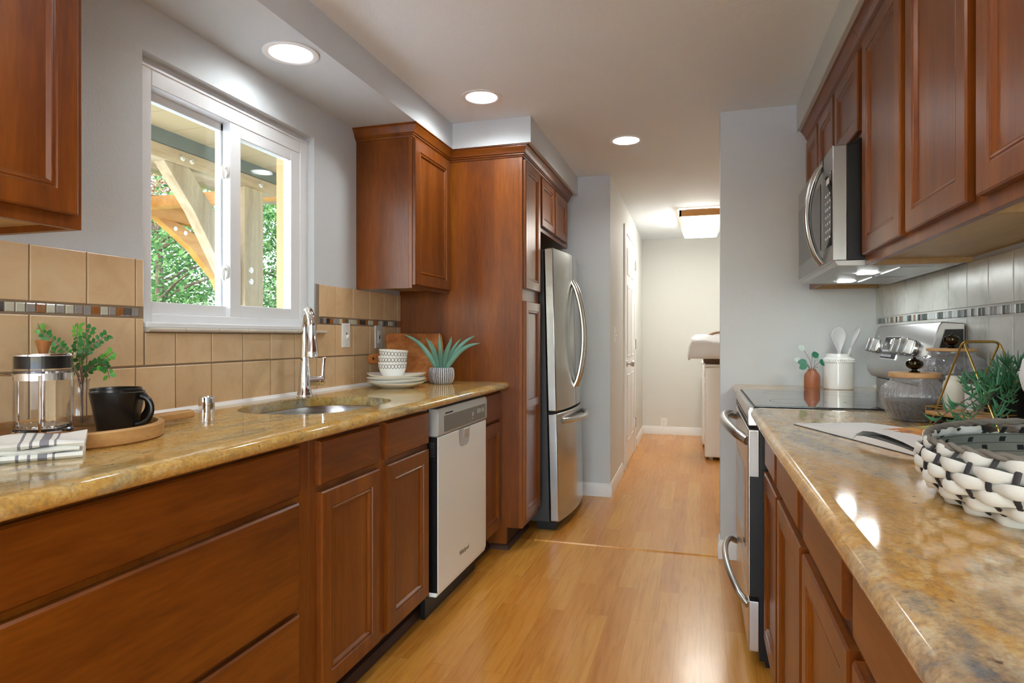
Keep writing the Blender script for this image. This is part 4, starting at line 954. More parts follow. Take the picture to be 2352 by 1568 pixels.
# french press
px_, py_ = -1.536, 1.161; z0 = TZ
t = thing('french_press', 'glass and chrome french press with a wooden knob on the tray', 'french press', (px_, py_, z0))
bk = MB().lathe([(1e-4, z0 + .008), (.050, z0 + .008), (.058, z0 + .014), (.0600, z0 + .03), (.0600, z0 + .196)], (px_, py_, 0), 40).obj('beaker', 'clear', t)
MB().lathe([(1e-4, z0 + .2035), (.066, z0 + .2035), (.067, z0 + .201), (.067, z0 + .197), (.0575, z0 + .1965), (1e-4, z0 + .1965)], (px_, py_, 0), 40).obj('lid', 'chrome', t)
MB().lathe([(.0575, z0 + .1962), (.0575, z0 + .167), (.055, z0 + .167), (.055, z0 + .1962)], (px_, py_, 0), 40).obj('lid_collar', 'black', t)
MB().lathe([(.0605, z0 + .156), (.0615, z0 + .156), (.0615, z0 + .139), (.0605, z0 + .139)], (px_, py_, 0), 40).obj('frame_band', 'chrome', t)
MB().lathe([(1e-4, z0 + .004), (.060, z0 + .004), (.0625, z0 + .008), (.0625, z0 + .016), (.0605, z0 + .018)], (px_, py_, 0), 40).obj('frame_foot', 'chrome', t)
for k in range(3):
    a = math.atan2(-RY, -RX) + k * 2 * PI / 3; ca, sa_ = math.cos(a), math.sin(a)
    MB().tube([(px_ + ca * .063, py_ + sa_ * .063, z0), (px_ + ca * .063, py_ + sa_ * .063, z0 + .152)], .0042, 8, flat=.6).obj('frame_rod', 'chrome', t)
MB().tube([(px_, py_, z0 + .022), (px_, py_, z0 + .205)], .003, 8).obj('plunger_rod', 'chrome', t)
pm = MB(); pm.lathe([(1e-4, z0 + .030), (.054, z0 + .030), (.057, z0 + .024), (.055, z0 + .021), (1e-4, z0 + .021)], (px_, py_, 0), 40)
coil = [(px_ + .055 * math.cos(a) , py_ + .055 * math.sin(a), z0 + .027 + .003 * math.sin(a * 24)) for a in [2 * PI * i / 160 for i in range(160)]]
pm.tube(coil, .0014, 5, closed=True).obj('plunger_mesh', 'steel', t)
MB().lathe([(1e-4, z0 + .2035), (.010, z0 + .2035), (.0125, z0 + .215), (.017, z0 + .232), (.016, z0 + .2345), (1e-4, z0 + .235)], (px_, py_, 0), 24).obj('knob', 'handle_wood', t)
hd = Vector((-RX * .9 - RY * -.3, -RY * .9 - .3, 0)).normalized()
hb_ = MB().tube([Vector((px_, py_, z0 + .150)) + hd * .062, Vector((px_, py_, z0 + .152)) + hd * .098, Vector((px_, py_, z0 + .146)) + hd * .106, Vector((px_, py_, z0 + .05)) + hd * .106, Vector((px_, py_, z0 + .044)) + hd * .098], .003, 8).obj('handle_bracket', 'chrome', t)
MB().tube([Vector((px_, py_, z0 + .146)) + hd * .107, Vector((px_, py_, z0 + .10)) + hd * .110, Vector((px_, py_, z0 + .052)) + hd * .107], [.009, .011, .008], 12).obj('handle', 'handle_wood', t)

# mugs
def mug(x, y, label):
    t = thing('mug', label, 'mug', (x, y, TZ), group='black mugs on the tray')
    MB().lathe([(1e-4, TZ), (.043, TZ), (.0455, TZ + .004), (.0625, TZ + .098), (.0630, TZ + .1015), (.0615, TZ + .103), (.0595, TZ + .101), (.043, TZ + .01), (1e-4, TZ + .007)], (x, y, 0), 48).obj('cup', 'black_ceramic', t)
    pts = []
    for i in range(13):
        a = PI * (.5 - i / 12); rr = .057 - .011 * i / 12
        pts.append(Vector((x, y, TZ + .054 + .037 * math.sin(a))) + Vector((RX, RY, 0)) * (rr + .036 * math.cos(a)))
    MB().tube(pts, [.0095 - .002 * math.sin(PI * i / 12) for i in range(13)], 12, flat=.75).obj('handle', 'black_ceramic', t)
    return t
mug(-1.442, 1.283, 'front black mug on the round tray, its handle to the right')
mug(-1.540, 1.366, 'rear black mug on the tray, mostly hidden by the front mug')

# vase with branches
vx, vy = -1.626, 1.333
t = thing('bud_vase', 'clear glass bottle vase standing at the back of the tray', 'vase', (vx, vy, TZ))
MB().lathe([(1e-4, TZ), (.030, TZ), (.0335, TZ + .004), (.034, TZ + .03), (.031, TZ + .062), (.022, TZ + .082), (.0195, TZ + .092), (.0195, TZ + .120), (.0225, TZ + .127), (.0215, TZ + .128), (.018, TZ + .120), (.018, TZ + .09), (.0295, TZ + .06), (.0325, TZ + .03), (1e-4, TZ + .004)], (vx, vy, 0), 32).obj('bottle', 'clear', t)
t = thing('leafy_branch', 'green boxwood branch standing in the glass bottle vase', 'branch', (vx, vy, TZ + .005))
V0 = Vector((vx, vy, 0)); R_ = Vector((RX, RY, 0)); D_ = Vector((-RY, RX, 0))
def vp(a, z, dd=0): return V0 + R_ * a + D_ * dd + Vector((0, 0, z))
stems = [([(.003, .975), (.002, 1.06), (-.004, 1.10), (-.020, 1.15), (-.055, 1.19), (-.095, 1.222), (-.104, 1.245)], -.02, 1), ([(.0, .975), (.001, 1.07), (-.01, 1.12), (-.02, 1.17), (-.028, 1.21), (-.030, 1.248)], .03, 1), ([(.003, .975), (.004, 1.06), (.004, 1.10), (.002, 1.15), (.010, 1.20), (.028, 1.238)], .0, 0),
         ([(.002, .975), (.004, 1.07), (.008, 1.105), (.03, 1.13), (.058, 1.145), (.088, 1.168)], .0, 1), ([(.006, 1.10), (.03, 1.125), (.06, 1.135), (.092, 1.13)], -.03, 0), ([(-.004, 1.10), (-.03, 1.14), (-.07, 1.16), (-.118, 1.178)], .02, 0), ([(.008, 1.16), (.03, 1.19), (.05, 1.205), (.06, 1.215)], .02, 0), ([(.0, 1.08), (-.02, 1.11), (-.04, 1.12)], .02, 0), ([(.05, 1.14), (.072, 1.12), (.078, 1.095)], .0, 1)]
st = MB(); lv_ = MB(); tip = MB()
for pts, dep, yo in stems:
    n = len(pts); P = [vp(a, z, dep * i / (n - 1)) for i, (a, z) in enumerate(pts)]
    st.tube(P, [.0022 - .0014 * i / (n - 1) for i in range(n)], 6)
    for i in range(n - 1):
        if P[i].z < 1.105: continue
        seg = P[i + 1] - P[i]; m = max(2, int(seg.length / .0092))
        for k in range(m):
            for sd_ in (-1, 1):
                c = P[i] + seg * ((k + rnd.random() * .3) / m); ax = seg.normalized(); nn = ax.cross(D_); nn = nn.normalized() if nn.length > .01 else R_
                dr_ = nn * sd_ + ax * .5 + D_ * rnd.uniform(-.5, .5)
                (tip if (yo and i >= n - 2) or rnd.random() < .08 else lv_).leaf(c + dr_.normalized() * .003, dr_, -D_ + Vector((0, 0, rnd.uniform(-.2, .6))), rnd.uniform(.012, .017), rnd.uniform(.0050, .0068), rnd.uniform(-.1, .4), 5)
st.obj('stems', 'stem', t); lv_.obj('leaves', 'leaf_in', t, smooth=60); tip.obj('young_leaves', 'leaf_tip', t, smooth=60)

# striped towel, folded in three
tw = MB(); ox, oy = -1.258, 1.029
for k, (du, dv, zz, hh) in enumerate(((0, 0, CT + .0005, .0125), (-.006, .005, CT + .0135, .012), (.003, .002, CT + .0265, .012))):
    rows_ = []
    for i in range(25):
        u = -.27 + .275 * i / 24; row = []
        ring = []
        nv = 8; dep = .092; TU = Vector((.68, .733, 0)); TV = Vector((-.733, .68, 0))
        lift = lambda v: (.012 * max(0, v / dep - .4) if k == 2 else 0) + .0028 * math.sin(i * .55 + k * 1.9 + v * 30) * (1 if k else .3)
        for j in range(nv + 1):
            v = dep * j / nv; ring.append((u, v, zz + hh + lift(v)))
        ring.append((u, dep + .005, zz + hh * .5 + lift(dep)))
        for j in range(nv, -1, -1):
            v = dep * j / nv; ring.append((u, v, zz + (lift(v) if k else 0)))
        ring.append((u, -.0055, zz + hh * .5))
        rows_.append([Vector((ox, oy, 0)) + TU * (a + du) + TV * (b + dv) + Vector((0, 0, c)) for a, b, c in ring])
    o = len(tw.v); m = len(rows_[0]); tw.rings(rows_); tw.uv = tw.uv or {}
    for i in range(25):
        for j in range(m): tw.uv[o + i * m + j] = (i / 24 + (0, .31, 0)[k], j / m)
tag(tw.obj('kitchen_towel', 'stripe', smooth=60), 'folded white kitchen towel with grey stripes in front of the tray', 'towel')

# plates and bowls
pcx, pcy = -1.485, 2.937
def plate(k, label):
    z = CT + .0128 * k + .0005; cx_, cy_ = pcx + (.0, .004, -.003, .003)[k], pcy + (.0, .004, .001, -.003)[k]; ph = (.3, 2.0, 4.1, 1.2)[k]
    t = MB()
    wob = lambda a, q: .018 * math.sin(3 * a + ph) * q
    t.lathe([(1e-4, .0), (.078, .0), (.082, .003), (.112, .010), (.140, .024), (.148, .0305), (.1485, .0325), (.146, .033), (.136, .0265), (.108, .0145), (.084, .0085), (1e-4, .0075)], (cx_, cy_, z), 56, rib=wob)
    for i in range(len(t.v)):
        p = t.v[i]; r = math.hypot(p[0] - cx_, p[1] - cy_); a = math.atan2(p[1] - cy_, p[0] - cx_); t.v[i] = (p[0], p[1], p[2] + (.0045 * math.sin(2 * a + ph) * max(0, (r - .09) / .06)))
    tag(t.obj('plate', 'ceramic', smooth=60), label, 'plate', 'stacked white plates')
for k, lb in enumerate(('bottom white plate of the stack by the cutting board', 'second white plate from the bottom of the stack', 'third white plate from the bottom of the stack', 'top white plate of the stack, right under the bowls')): plate(k, lb)
bx, by = pcx - RX * .020, pcy - RY * .020
def bowl(k, label):
    z = CT + .0128 * 3 + .0085 + .0315 * k; t = thing('bowl', label, 'bowl', (bx, by, z), (0, (0, .02, .07)[k], (0, 1.2, .4)[k]), 'stacked patterned bowls')
    pr = [(.040, 0), (.048, .010), (.0565, .022), (.0625, .034), (.0668, .046), (.070, .058), (.0723, .070), (.0735, .081)]
    MB().lathe(pr, (0, 0, 0), 48, uv=True).obj('outer_wall', 'bowl', t, smooth=60, local=True)
    MB().lathe([(.0735, .081), (.0725, .0818), (.0712, .081), (.068, .062), (.060, .036), (.045, .014), (1e-4, .008)], (0, 0, 0), 48).obj('inner_wall', 'ceramic', t, smooth=60, local=True)
    MB().disc((0, 0, 0), .040, 48, -1).obj('foot', 'ceramic', t, local=True)
for k, lb in enumerate(('bottom patterned white bowl, resting on the plates', 'middle patterned white bowl of the three stacked', 'top patterned white bowl of the stack, tilted slightly')): bowl(k, lb)

# cutting board leaning into the corner
bl = thing('cutting_board', 'acacia cutting board with a handle, leaning behind the bowls', 'cutting board', (-1.648, 2.962, CT))
ex = Vector((.447, .894, 0)); nb = Vector((-.894, .447, 0)); tilt = .19
upv = Vector((0, 0, math.cos(tilt))) + nb * math.sin(tilt); nv_ = ex.cross(upv)
def bpt(u, w, q): return Vector((-1.648, 2.962, CT + .0055)) + ex * u + upv * w + nv_ * q
out = []
def arc_(cx_, cw_, r, a0, a1, n=6): return [(cx_ + r * math.cos(a0 + (a1 - a0) * i / n), cw_ + r * math.sin(a0 + (a1 - a0) * i / n)) for i in range(n + 1)]
out += arc_(.135 + .02, .02, .02, PI, 1.5 * PI) + arc_(.505, .02, .02, 1.5 * PI, 2 * PI) + arc_(.505, .255, .02, 0, .5 * PI) + arc_(.155, .255, .02, .5 * PI, PI) + [(.135, .168)] + arc_(.026, .138, .026, .5 * PI, 1.5 * PI, 10) + [(.135, .110)]
MB().rings([[bpt(u, w, q) for u, w in out] for q in (-.010, .010)]).obj('board', 'board_wood', bl, smooth=0, bevel=.003)
MB().add([bpt(.03 + .006 * math.cos(a), .138 + .006 * math.sin(a), q) for q in (-.0104, .0104) for a in [2 * PI * i / 12 for i in range(12)]], [tuple(range(12)), tuple(range(12, 24))]).obj('hanging_hole', 'black_soft', bl, smooth=0)

# aloe
ax_, ay_ = -1.367, 3.245
t = thing('potted_aloe', 'aloe in a ribbed grey and white pot by the pantry', 'potted plant', (ax_, ay_, CT))
MB().lathe([(1e-4, CT), (.052, CT), (.060, CT + .006), (.069, CT + .03), (.0705, CT + .055), (.067, CT + .08), (.060, CT + .089), (.055, CT + .090), (.052, CT + .084), (1e-4, CT + .080)], (ax_, ay_, 0), 120, rib=lambda a, q: .018 * (1 if math.sin(36 * a) > 0 else -1) * (1 if .05 < q < .75 else 0)).obj('pot', 'pot_stripes', t, smooth=50)
A0 = Vector((ax_, ay_, CT + .082))
for (a, z, dd, w) in ((-.182, .188, .0, .017), (-.070, .172, -.05, .016), (-.015, .198, .03, .017), (.045, .178, .05, .015), (.058, .162, -.06, .016), (.094, .166, .02, .015), (.163, .182, .03, .017), (.190, .140, -.03, .017), (-.066, .158, .06, .013), (.036, .142, -.02, .016), (.0, .11, -.07, .014)):
    tipv = R_ * a + D_ * dd + Vector((0, 0, z)); P = []; base = A0 + R_ * (a * .12) + D_ * dd * .2; sidev = tipv.cross(D_).normalized(); sidev = Vector((0, 0, 0)) + (R_ * z - Vector((0, 0, a))).normalized()
    rad = []
    for i in range(9):
        q = i / 8; c = base + tipv * q + Vector((0, 0, .03 * math.sin(PI * q) * (abs(a) / .15))) ; P.append(c); rad.append(max(.0006, w * (1 - q) ** .75 * (.85 + .5 * q)))
    MB().tube(P, rad, 10, flat=.42, up=sidev).obj('leaf', 'aloe', t, smooth=60)
MB().lathe([(1e-4, CT + .0815), (.053, CT + .0815)], (ax_, ay_, 0), 24).obj('soil', 'soil', t)

# ------------------------------------------------------------------ things behind the range
kx, ky = .6537, 3.475
t = thing('utensil_crock', 'white ceramic crock with a beaded collar behind the range', 'crock', (kx, ky, CT))
MB().lathe([(1e-4, CT), (.064, CT), (.068, CT + .004), (.0695, CT + .02), (.0695, CT + .128), (.0715, CT + .130), (.0715, CT + .146), (.066, CT + .154), (.057, CT + .160), (.056, CT + .174), (.053, CT + .174), (.053, CT + .150), (.063, CT + .13), (.063, CT + .01), (1e-4, CT + .006)], (kx, ky, 0), 48).obj('jar', 'ceramic', t)
bd = MB()
for i in range(44):
    for zz, rr in ((.137, .0715), (.1455, .071)): a = 2 * PI * (i + (.5 if zz > .14 else 0)) / 44; bd.ball((kx + rr * math.cos(a), ky + rr * math.sin(a), CT + zz), .0042, 6, 4)
bd.obj('beading', 'ceramic', t)
def spoon(label, base, top, hw, hl, face, name='cooking_spoon'):
    b0, t0 = Vector(base), Vector(top); ax = (t0 - b0).normalized(); t = thing(name, label, 'spoon', base); f = Vector(face); sd_ = ax.cross(f).normalized(); f = sd_.cross(ax)
    MB().tube([b0, b0 + ax * ((t0 - b0).length - hl * .95)], [.006, .0075], 10).obj('handle', 'silicone', t)
    P = []
    for i in range(13):
        q = i / 12; w = hw * (math.sqrt(max(.003, 1 - ((q - .62) / .38) ** 2)) if q > .62 else .18 + .82 * (q / .62) ** 1.3 * (2 - q / .62) ** .5); c = t0 - ax * hl * (1 - q)
        if i == 12: w = hw * .05
        row = []
        for j in range(9): s_ = -1 + j / 4; row.append(c + sd_ * (w * s_) - f * (.010 * (1 - s_ * s_) * math.sin(PI * q)))
        P.append(row)
    h = MB().grid(P).obj('bowl', 'silicone', t, smooth=60); m = h.modifiers.new('thick', 'SOLIDIFY'); m.thickness = .004; m.offset = 0
spoon('pale grey round spoon standing at the left of the crock', (kx + .01, ky + .02, CT + .012), (kx + .008, ky + .03, CT + .312), .037, .135, (.1, -1, .1))
spoon('pale grey spoon leaning right in the crock, seen edge-on', (kx - .01, ky - .01, CT + .012), (kx + .098, ky + .02, CT + .308), .030, .120, (.95, .15, -.3))

tx, ty = .529, 3.44
t = thing('bud_vase', 'terracotta bottle vase beside the white crock', 'vase', (tx, ty, CT))
MB().lathe([(1e-4, CT), (.034, CT), (.0365, CT + .004), (.0365, CT + .062), (.033, CT + .074), (.022, CT + .088), (.019, CT + .095), (.0185, CT + .098), (.0165, CT + .097), (.0165, CT + .088), (1e-4, CT + .07)], (tx, ty, 0), 36).obj('bottle', 'terracotta', t)
t = thing('eucalyptus_sprig', 'small sprig of round green leaves in the terracotta vase', 'sprig', (tx, ty, CT + .08))
T0 = Vector((tx, ty, CT + .085)); st = MB()
lvs = [((-.028, .105), .04, .020, 'leaf_pale', (-.6, .8)), ((-.004, .080), -.02, .022, 'leaf_euc', (1, .25)), ((-.034, .046), -.03, .022, 'leaf_euc', (-1, .1)), ((-.040, .035), -.05, .020, 'leaf_euc', (-.9, -.5)), ((.036, .050), -.01, .022, 'leaf_euc', (1, -.2)), ((-.046, .055), .04, .016, 'leaf_pale', (-1, .3)), ((.012, .026), -.06, .013, 'leaf_pale', (.7, -.5)), ((.03, .058), .05, .016, 'leaf_pale', (.8, .5))]
for k, ((a, z), dd, L, mt, dr_) in enumerate(lvs):
    p = T0 + R_ * a + D_ * dd * .6 + Vector((0, 0, z)); L *= 1.3; st.tube([T0, T0 + R_ * a * .4 + Vector((0, 0, z * .55)), p], .0011, 5)
    MB().leaf(p, R_ * dr_[0] + Vector((0, 0, dr_[1])) + D_ * .2, -D_ + Vector((0, 0, .35)), L * 1.45, L * .62, .15, 6).obj('leaf', mt, t, smooth=60)
st.obj('stems', 'stem', t)

# ------------------------------------------------------------------ things on the right counter
def knob_mesh(mb, x, y, z, s=1.0):
    mb.lathe([(1e-4, z), (.015 * s, z), (.0155 * s, z + .003), (.008 * s, z + .006), (.007 * s, z + .010)], (x, y, 0), 24)
    return mb.lathe([(.006 * s, z + .009), (.013 * s, z + .011), (.0205 * s, z + .017), (.0235 * s, z + .025), (.0215 * s, z + .034), (.014 * s, z + .040), (.005 * s, z + .042), (.0035 * s, z + .047), (1e-4, z + .048)], (x, y, 0), 64, rib=lambda a, q: .07 * abs(math.sin(4.5 * a)) - .05)
jx, jy = .6307, 2.226
t = thing('glass_jar', 'low ribbed glass jar with a wooden lid, nearest the range front', 'jar', (jx, jy, CT), group='lidded glass jars')
prof = [(1e-4, CT + .001), (.055, CT + .001), (.063, CT + .006), (.078, CT + .030), (.0895, CT + .060), (.0915, CT + .080), (.086, CT + .100), (.074, CT + .113), (.066, CT + .118), (.064, CT + .124), (.066, CT + .131)]
MB().lathe(prof, (jx, jy, 0), 240, rib=lambda a, q: .034 * abs(math.sin(15 * a)) if .12 < q < .88 else 0).obj('glass_body', 'jar', t, smooth=60)
MB().lathe([(1e-4, CT + .147), (.0685, CT + .147), (.0695, CT + .145), (.0695, CT + .134), (.068, CT + .132), (1e-4, CT + .132)], (jx, jy, 0), 48).obj('lid', 'lid_wood', t)
knob_mesh(MB(), jx, jy, CT + .147).obj('lid_knob', 'bronze', t)
def contents(name, label, x, y, prof, mat):
    m = MB().lathe(prof, (x, y, 0), 72, rib=lambda a, q: .012 * math.sin(17 * a + 9 * q) * math.sin(40 * q))
    for i in range(len(m.v)): p = m.v[i]; m.v[i] = (p[0], p[1], p[2] + rnd.uniform(-.0012, .0012))
    tag(m.obj(name, mat, smooth=60), label, 'dry food', kind='stuff')
contents('loose_tea', 'dark loose tea filling the lower half of the low ribbed jar', jx, jy, [(1e-4, CT + .006), (.05, CT + .006), (.057, CT + .010), (.070, CT + .030), (.079, CT + .048), (.082, CT + .060), (.075, CT + .064), (.06, CT + .062), (.03, CT + .067), (1e-4, CT + .068)], 'tea')
j2x, j2y = .771, 2.352
t = thing('glass_jar', 'tall hobnail glass jar with a wooden lid against the tiles', 'jar', (j2x, j2y, CT), group='lidded glass jars')
prof = [(1e-4, CT + .001), (.070, CT + .001), (.079, CT + .006), (.084, CT + .02), (.0865, CT + .06), (.0868, CT + .17), (.0855, CT + .184), (.078, CT + .192), (.066, CT + .196), (.064, CT + .202), (.064, CT + .210)]
g = MB().lathe(prof, (j2x, j2y, 0), 64)
for i in range(34):
    for k in range(9):
        a = 2 * PI * (i + .5 * (k % 2)) / 34; g.ball((j2x + .0862 * math.cos(a), j2y + .0862 * math.sin(a), CT + .035 + k * .0155), .0046, 6, 5)
g.obj('glass_body', 'jar', t, smooth=60)
MB().lathe([(1e-4, CT + .220), (.0685, CT + .220), (.0695, CT + .218), (.0695, CT + .212), (.068, CT + .2105), (1e-4, CT + .2105)], (j2x, j2y, 0), 48).obj('lid', 'lid_wood', t)
knob_mesh(MB(), j2x, j2y, CT + .220).obj('lid_knob', 'bronze', t)
contents('dark_beans', 'dark beans inside the tall hobnail jar', j2x, j2y, [(1e-4, CT + .006), (.066, CT + .006), (.074, CT + .010), (.080, CT + .03), (.0808, CT + .06), (.0808, CT + .138), (.070, CT + .142), (.03, CT + .146), (1e-4, CT + .147)], 'tea_grey')

# gold wire stand with a little shelf
F1, F2, F3, F4 = (.6474, 2.139), (.7195, 1.862), (.739, 2.163), (.8115, 1.886); T1, T2, ZT = (.683, 2.0), (.775, 2.024), 1.196
t = thing('wire_stand', 'gold wire stand with a wooden shelf, holding the trailing plant', 'stand', (.73, 2.01, CT))
def uframe(a, b, off):
    A, Bq = Vector((*a, CT + .003)), Vector((*b, CT + .003)); o = Vector((0, off, off * .3)); P1, P2 = Vector((*T1, ZT)) + o, Vector((*T2, ZT)) + o
    pts = [A]
    d1_, d2_ = (P1 - A).normalized(), (P2 - P1).normalized(); d3_ = (Bq - P2).normalized(); r = .016
    for q in [i / 5 for i in range(6)]: pts.append((P1 - d1_ * r) * (1 - q) ** 2 + P1 * 2 * q * (1 - q) + (P1 + d2_ * r) * q * q)
    for q in [i / 5 for i in range(6)]: pts.append((P2 - d2_ * r) * (1 - q) ** 2 + P2 * 2 * q * (1 - q) + (P2 + d3_ * r) * q * q)
    pts.append(Bq); return MB().tube(pts, .0028, 8)
uframe(F1, F4, .0035).obj('wire_frame', 'brass', t); uframe(F2, F3, -.0035).obj('wire_frame', 'brass', t)
sc_ = [Vector((.6267, 2.111, 0)), Vector((.7514, 1.913, 0))]; pd = Vector((.846, .533, 0)) * .122
quad = [sc_[0], sc_[1], sc_[1] + pd, sc_[0] + pd]
MB().rings([[p + Vector((0, 0, z)) for p in quad] for z in (.988, .996)]).obj('shelf', 'lid_wood', t, smooth=0)
gw = MB()
for z in (.986, 1.008): gw.tube([p + Vector((0, 0, z)) for p in quad], .0014, 6, closed=True)
for p in quad: gw.tube([p + Vector((0, 0, .986)), p + Vector((0, 0, 1.008))], .0014, 6)
gw.obj('wire_gallery', 'brass', t)
SZ = .9965
m = MB().lathe([(1e-4, SZ), (.027, SZ), (.029, SZ + .004), (.0300, SZ + .07), (.027, SZ + .082), (.022, SZ + .087), (.0225, SZ + .098), (.020, SZ + .099), (1e-4, SZ + .098)], (.7121, 2.149, 0), 32)
tag(m.obj('candle_jar', 'cream_ceramic'), 'small cream lidded jar on the wire stand shelf', 'jar')
m = MB().lathe([(1e-4, SZ), (.020, SZ), (.022, SZ + .004), (.023, SZ + .078), (.021, SZ + .08), (.019, SZ + .078), (1e-4, SZ + .02)], (.7311, 2.0629, 0), 28)
tag(m.obj('cup', 'matte_white'), 'small white cup beside the cream jar, behind the trailing leaves', 'cup')
ptx, pty = .785, 1.973
t = thing('trailing_plant', 'trailing green plant in a matt black pot on the wire stand', 'potted plant', (ptx, pty, SZ))
MB().lathe([(1e-4, SZ), (.040, SZ), (.044, SZ + .004), (.054, SZ + .086), (.051, SZ + .087), (.049, SZ + .078), (1e-4, SZ + .074)], (ptx, pty, 0), 40).obj('pot', 'black_soft', t)
MB().lathe([(1e-4, SZ + .079), (.049, SZ + .078)], (ptx, pty, 0), 24).obj('soil', 'soil', t)
root = Vector((ptx, pty, SZ + .082)); st = MB(); lf = MB()
ends = [(0.56, 1.835, 0.9878, 0.05), (0.573, 1.7867, 0.9841, 0.05), (0.6018, 1.7744, 0.9796, 0.05), (0.6277, 1.8342, 0.9743, 0.04), (0.6525, 1.8624, 1.0152, 0.03), (0.6708, 1.7635, 0.9912, 0.02), (0.6777, 1.7864, 1.0144, 0.03), (0.6497, 1.9241, 1.0876, 0.02), (0.6447, 1.8809, 1.0683, 0.02), (0.691, 1.9781, 1.0964, 0.02), (0.7096, 1.9419, 1.099, 0.03), (0.7641, 1.9581, 1.1354, 0.03), (0.8023, 1.9694, 1.1388, 0.03), (0.7692, 2.0222, 1.1245, 0.03), (0.7288, 1.8329, 1.0478, 0.03), (0.6608, 1.8336, 1.0403, 0.03), (0.6028, 1.8268, 1.0284, 0.04), (0.6677, 1.8148, 1.069, 0.03), (0.7733, 1.8982, 1.0919, 0.03)]   # stem tips and arch heights
for ex_, ey_, ez_, hp_ in ends:
    e = Vector((ex_, ey_, ez_)); mid = root * .55 + e * .45 + Vector((0, 0, hp_)); N = 9; P = []
    for i in range(N):
        q = i / (N - 1); P.append(root * (1 - q) ** 2 + mid * 2 * q * (1 - q) + e * q * q)
    for p in P: p.z = max(p.z, CT + .004)
    st.tube(P, .0013, 5)
    for i in range(2, N):
        for k in range(3 if i < N - 1 else 5):
            ax = (P[i] - P[i - 1]).normalized(); rv = Vector((rnd.uniform(-1, 1), rnd.uniform(-1, 1), rnd.uniform(-.6, 1))).normalized()
            dr_ = (ax * .7 + rv).normalized(); L = rnd.uniform(.018, .034); c = P[i] - (P[i] - P[i - 1]) * rnd.random(); Q = []
            for j in range(5): q = j / 4; Q.append(c + dr_ * L * q + Vector((0, 0, .015 * q * q)) )
            for p in Q: p.z = max(p.z, CT + .003); p.x = min(p.x, .858)
            lf.tube(Q, [.0010, .0019, .0021, .0017, .0004], 5)
st.obj('stems', 'stem', t); lf.obj('leaves', 'leaf_trail', t, smooth=60)

# white vase at the right edge
ex_ = Vector((0.7582, 1.6434, 1.1176))
m = MB().lathe([(1e-4, CT), (.044, CT), (.046, CT + .004), (.034, CT + .03), (.036, CT + .06), (.058, CT + .10), (.080, CT + .14), (.0865, CT + .17), (.080, CT + .205), (.060, CT + .232), (.040, CT + .245), (.036, CT + .262), (.033, CT + .262), (.035, CT + .24), (1e-4, CT + .15)], (ex_.x, ex_.y, 0), 80)
tag(m.obj('vase', 'matte_white', smooth=60), 'white rounded vase cut by the right photo edge', 'vase')

# open magazine
e1, e2 = Vector((.356, -.9345, 0)), Vector((.9345, .356, 0)); MT = Vector((.264, 2.010, CT)); DEP = .215; SP = .276; LEN = .50
t = thing('open_magazine', 'open magazine with a colourful picture, lying on the granite before the jars', 'magazine', tuple(MT))
def mpt(u, v, z): return MT + e1 * u + e2 * v + Vector((0, 0, z))
def slabp(us, top, bot, mat, name, parent, v0=0.0, v1=DEP, uv=False):
    sec = [(u, b) for u, b in zip(us, bot)] + [(u, b) for u, b in zip(us[::-1], top[::-1])]
    return MB().rings([[mpt(u, v, z) for u, z in sec] for v in (v0, v1)]).obj(name, mat, parent, smooth=40)
cu = [-.004, .05, .15, SP - .02, SP, SP + .02, .40, LEN + .004]
slabp(cu, [.0016] * 8, [.0003] * 8, 'dark_steel', 'cover', t, -.002, DEP + .002)
lu = [0, .06, .12, .18, .23, .26, SP - .002]
slabp(lu, [.0045, .008, .011, .0135, .0135, .011, .004], [.0018] * 7, 'paper', 'left_pages', t)
ru = [SP + .002, SP + .015, SP + .04, SP + .08, SP + .13, SP + .18, LEN]
slabp(ru, [.004, .013, .0165, .0165, .015, .012, .007], [.0018] * 7, 'paper', 'right_pages', t)
P = []; zz = [.005, .018, .0285, .032, .030, .0245, .0165]
mbp = MB().grid([[mpt(u, DEP * j / 6, z * (1 + .15 * j / 6) + .010 * j / 6) for j in range(7)] for u, z in zip(ru, zz)], uv=True)
pg = mbp.obj('lifted_page', M['page_art'], t, smooth=60)
mbp = MB().grid([[mpt(u + .003, DEP * j / 6, z * .86 * (1 - .25 * j / 6)) for j in range(7)] for u, z in zip(ru, [.004, .015, .022, .0235, .021, .0165, .0105])])
mbp.obj('page_beneath', 'page_grey', t, smooth=60)

# woven basket
bcx, bcy = .597, 1.128; NS = 48
def bR(z): 
    q = (z - CT) / .095; return .202 + .060 * math.sin(PI * min(1, .06 + q * .72)) ** .9
t = thing('woven_basket', 'large round whitewashed woven basket at the right photo edge', 'basket', (bcx, bcy, CT))
ZR = [CT + .010, CT + .0255, CT + .041, CT + .0565, CT + .072]
def strand(z, ph, a0=0, a1=2 * PI, closed=True, rr=.0096):
    n = NS * 8; pts = []; rad = []
    cnt = n if closed else int(n * (a1 - a0) / (2 * PI))
    for i in range(cnt):
        a = a0 + (a1 - a0) * i / (cnt if closed else cnt - 1); w = math.cos(a * NS / 2 + ph)
        r = bR(z) + .0042 * w; pts.append((bcx + r * math.cos(a), bcy + r * math.sin(a), z + .0022 * math.sin(3 * a + ph * 2))); rad.append(rr * (.66 + .38 * (w * .5 + .5)))
    return MB().tube(pts, rad, 10, closed=closed, flat=.42, up=(0, 0, 1))
for k, z in enumerate(ZR): strand(z, PI * (k % 2)).obj('woven_strand', 'rush', t, smooth=70)
strand(CT + .087, PI, math.radians(116), math.radians(116 + 305), False, .0098).obj('woven_strand', 'rush', t, smooth=70)
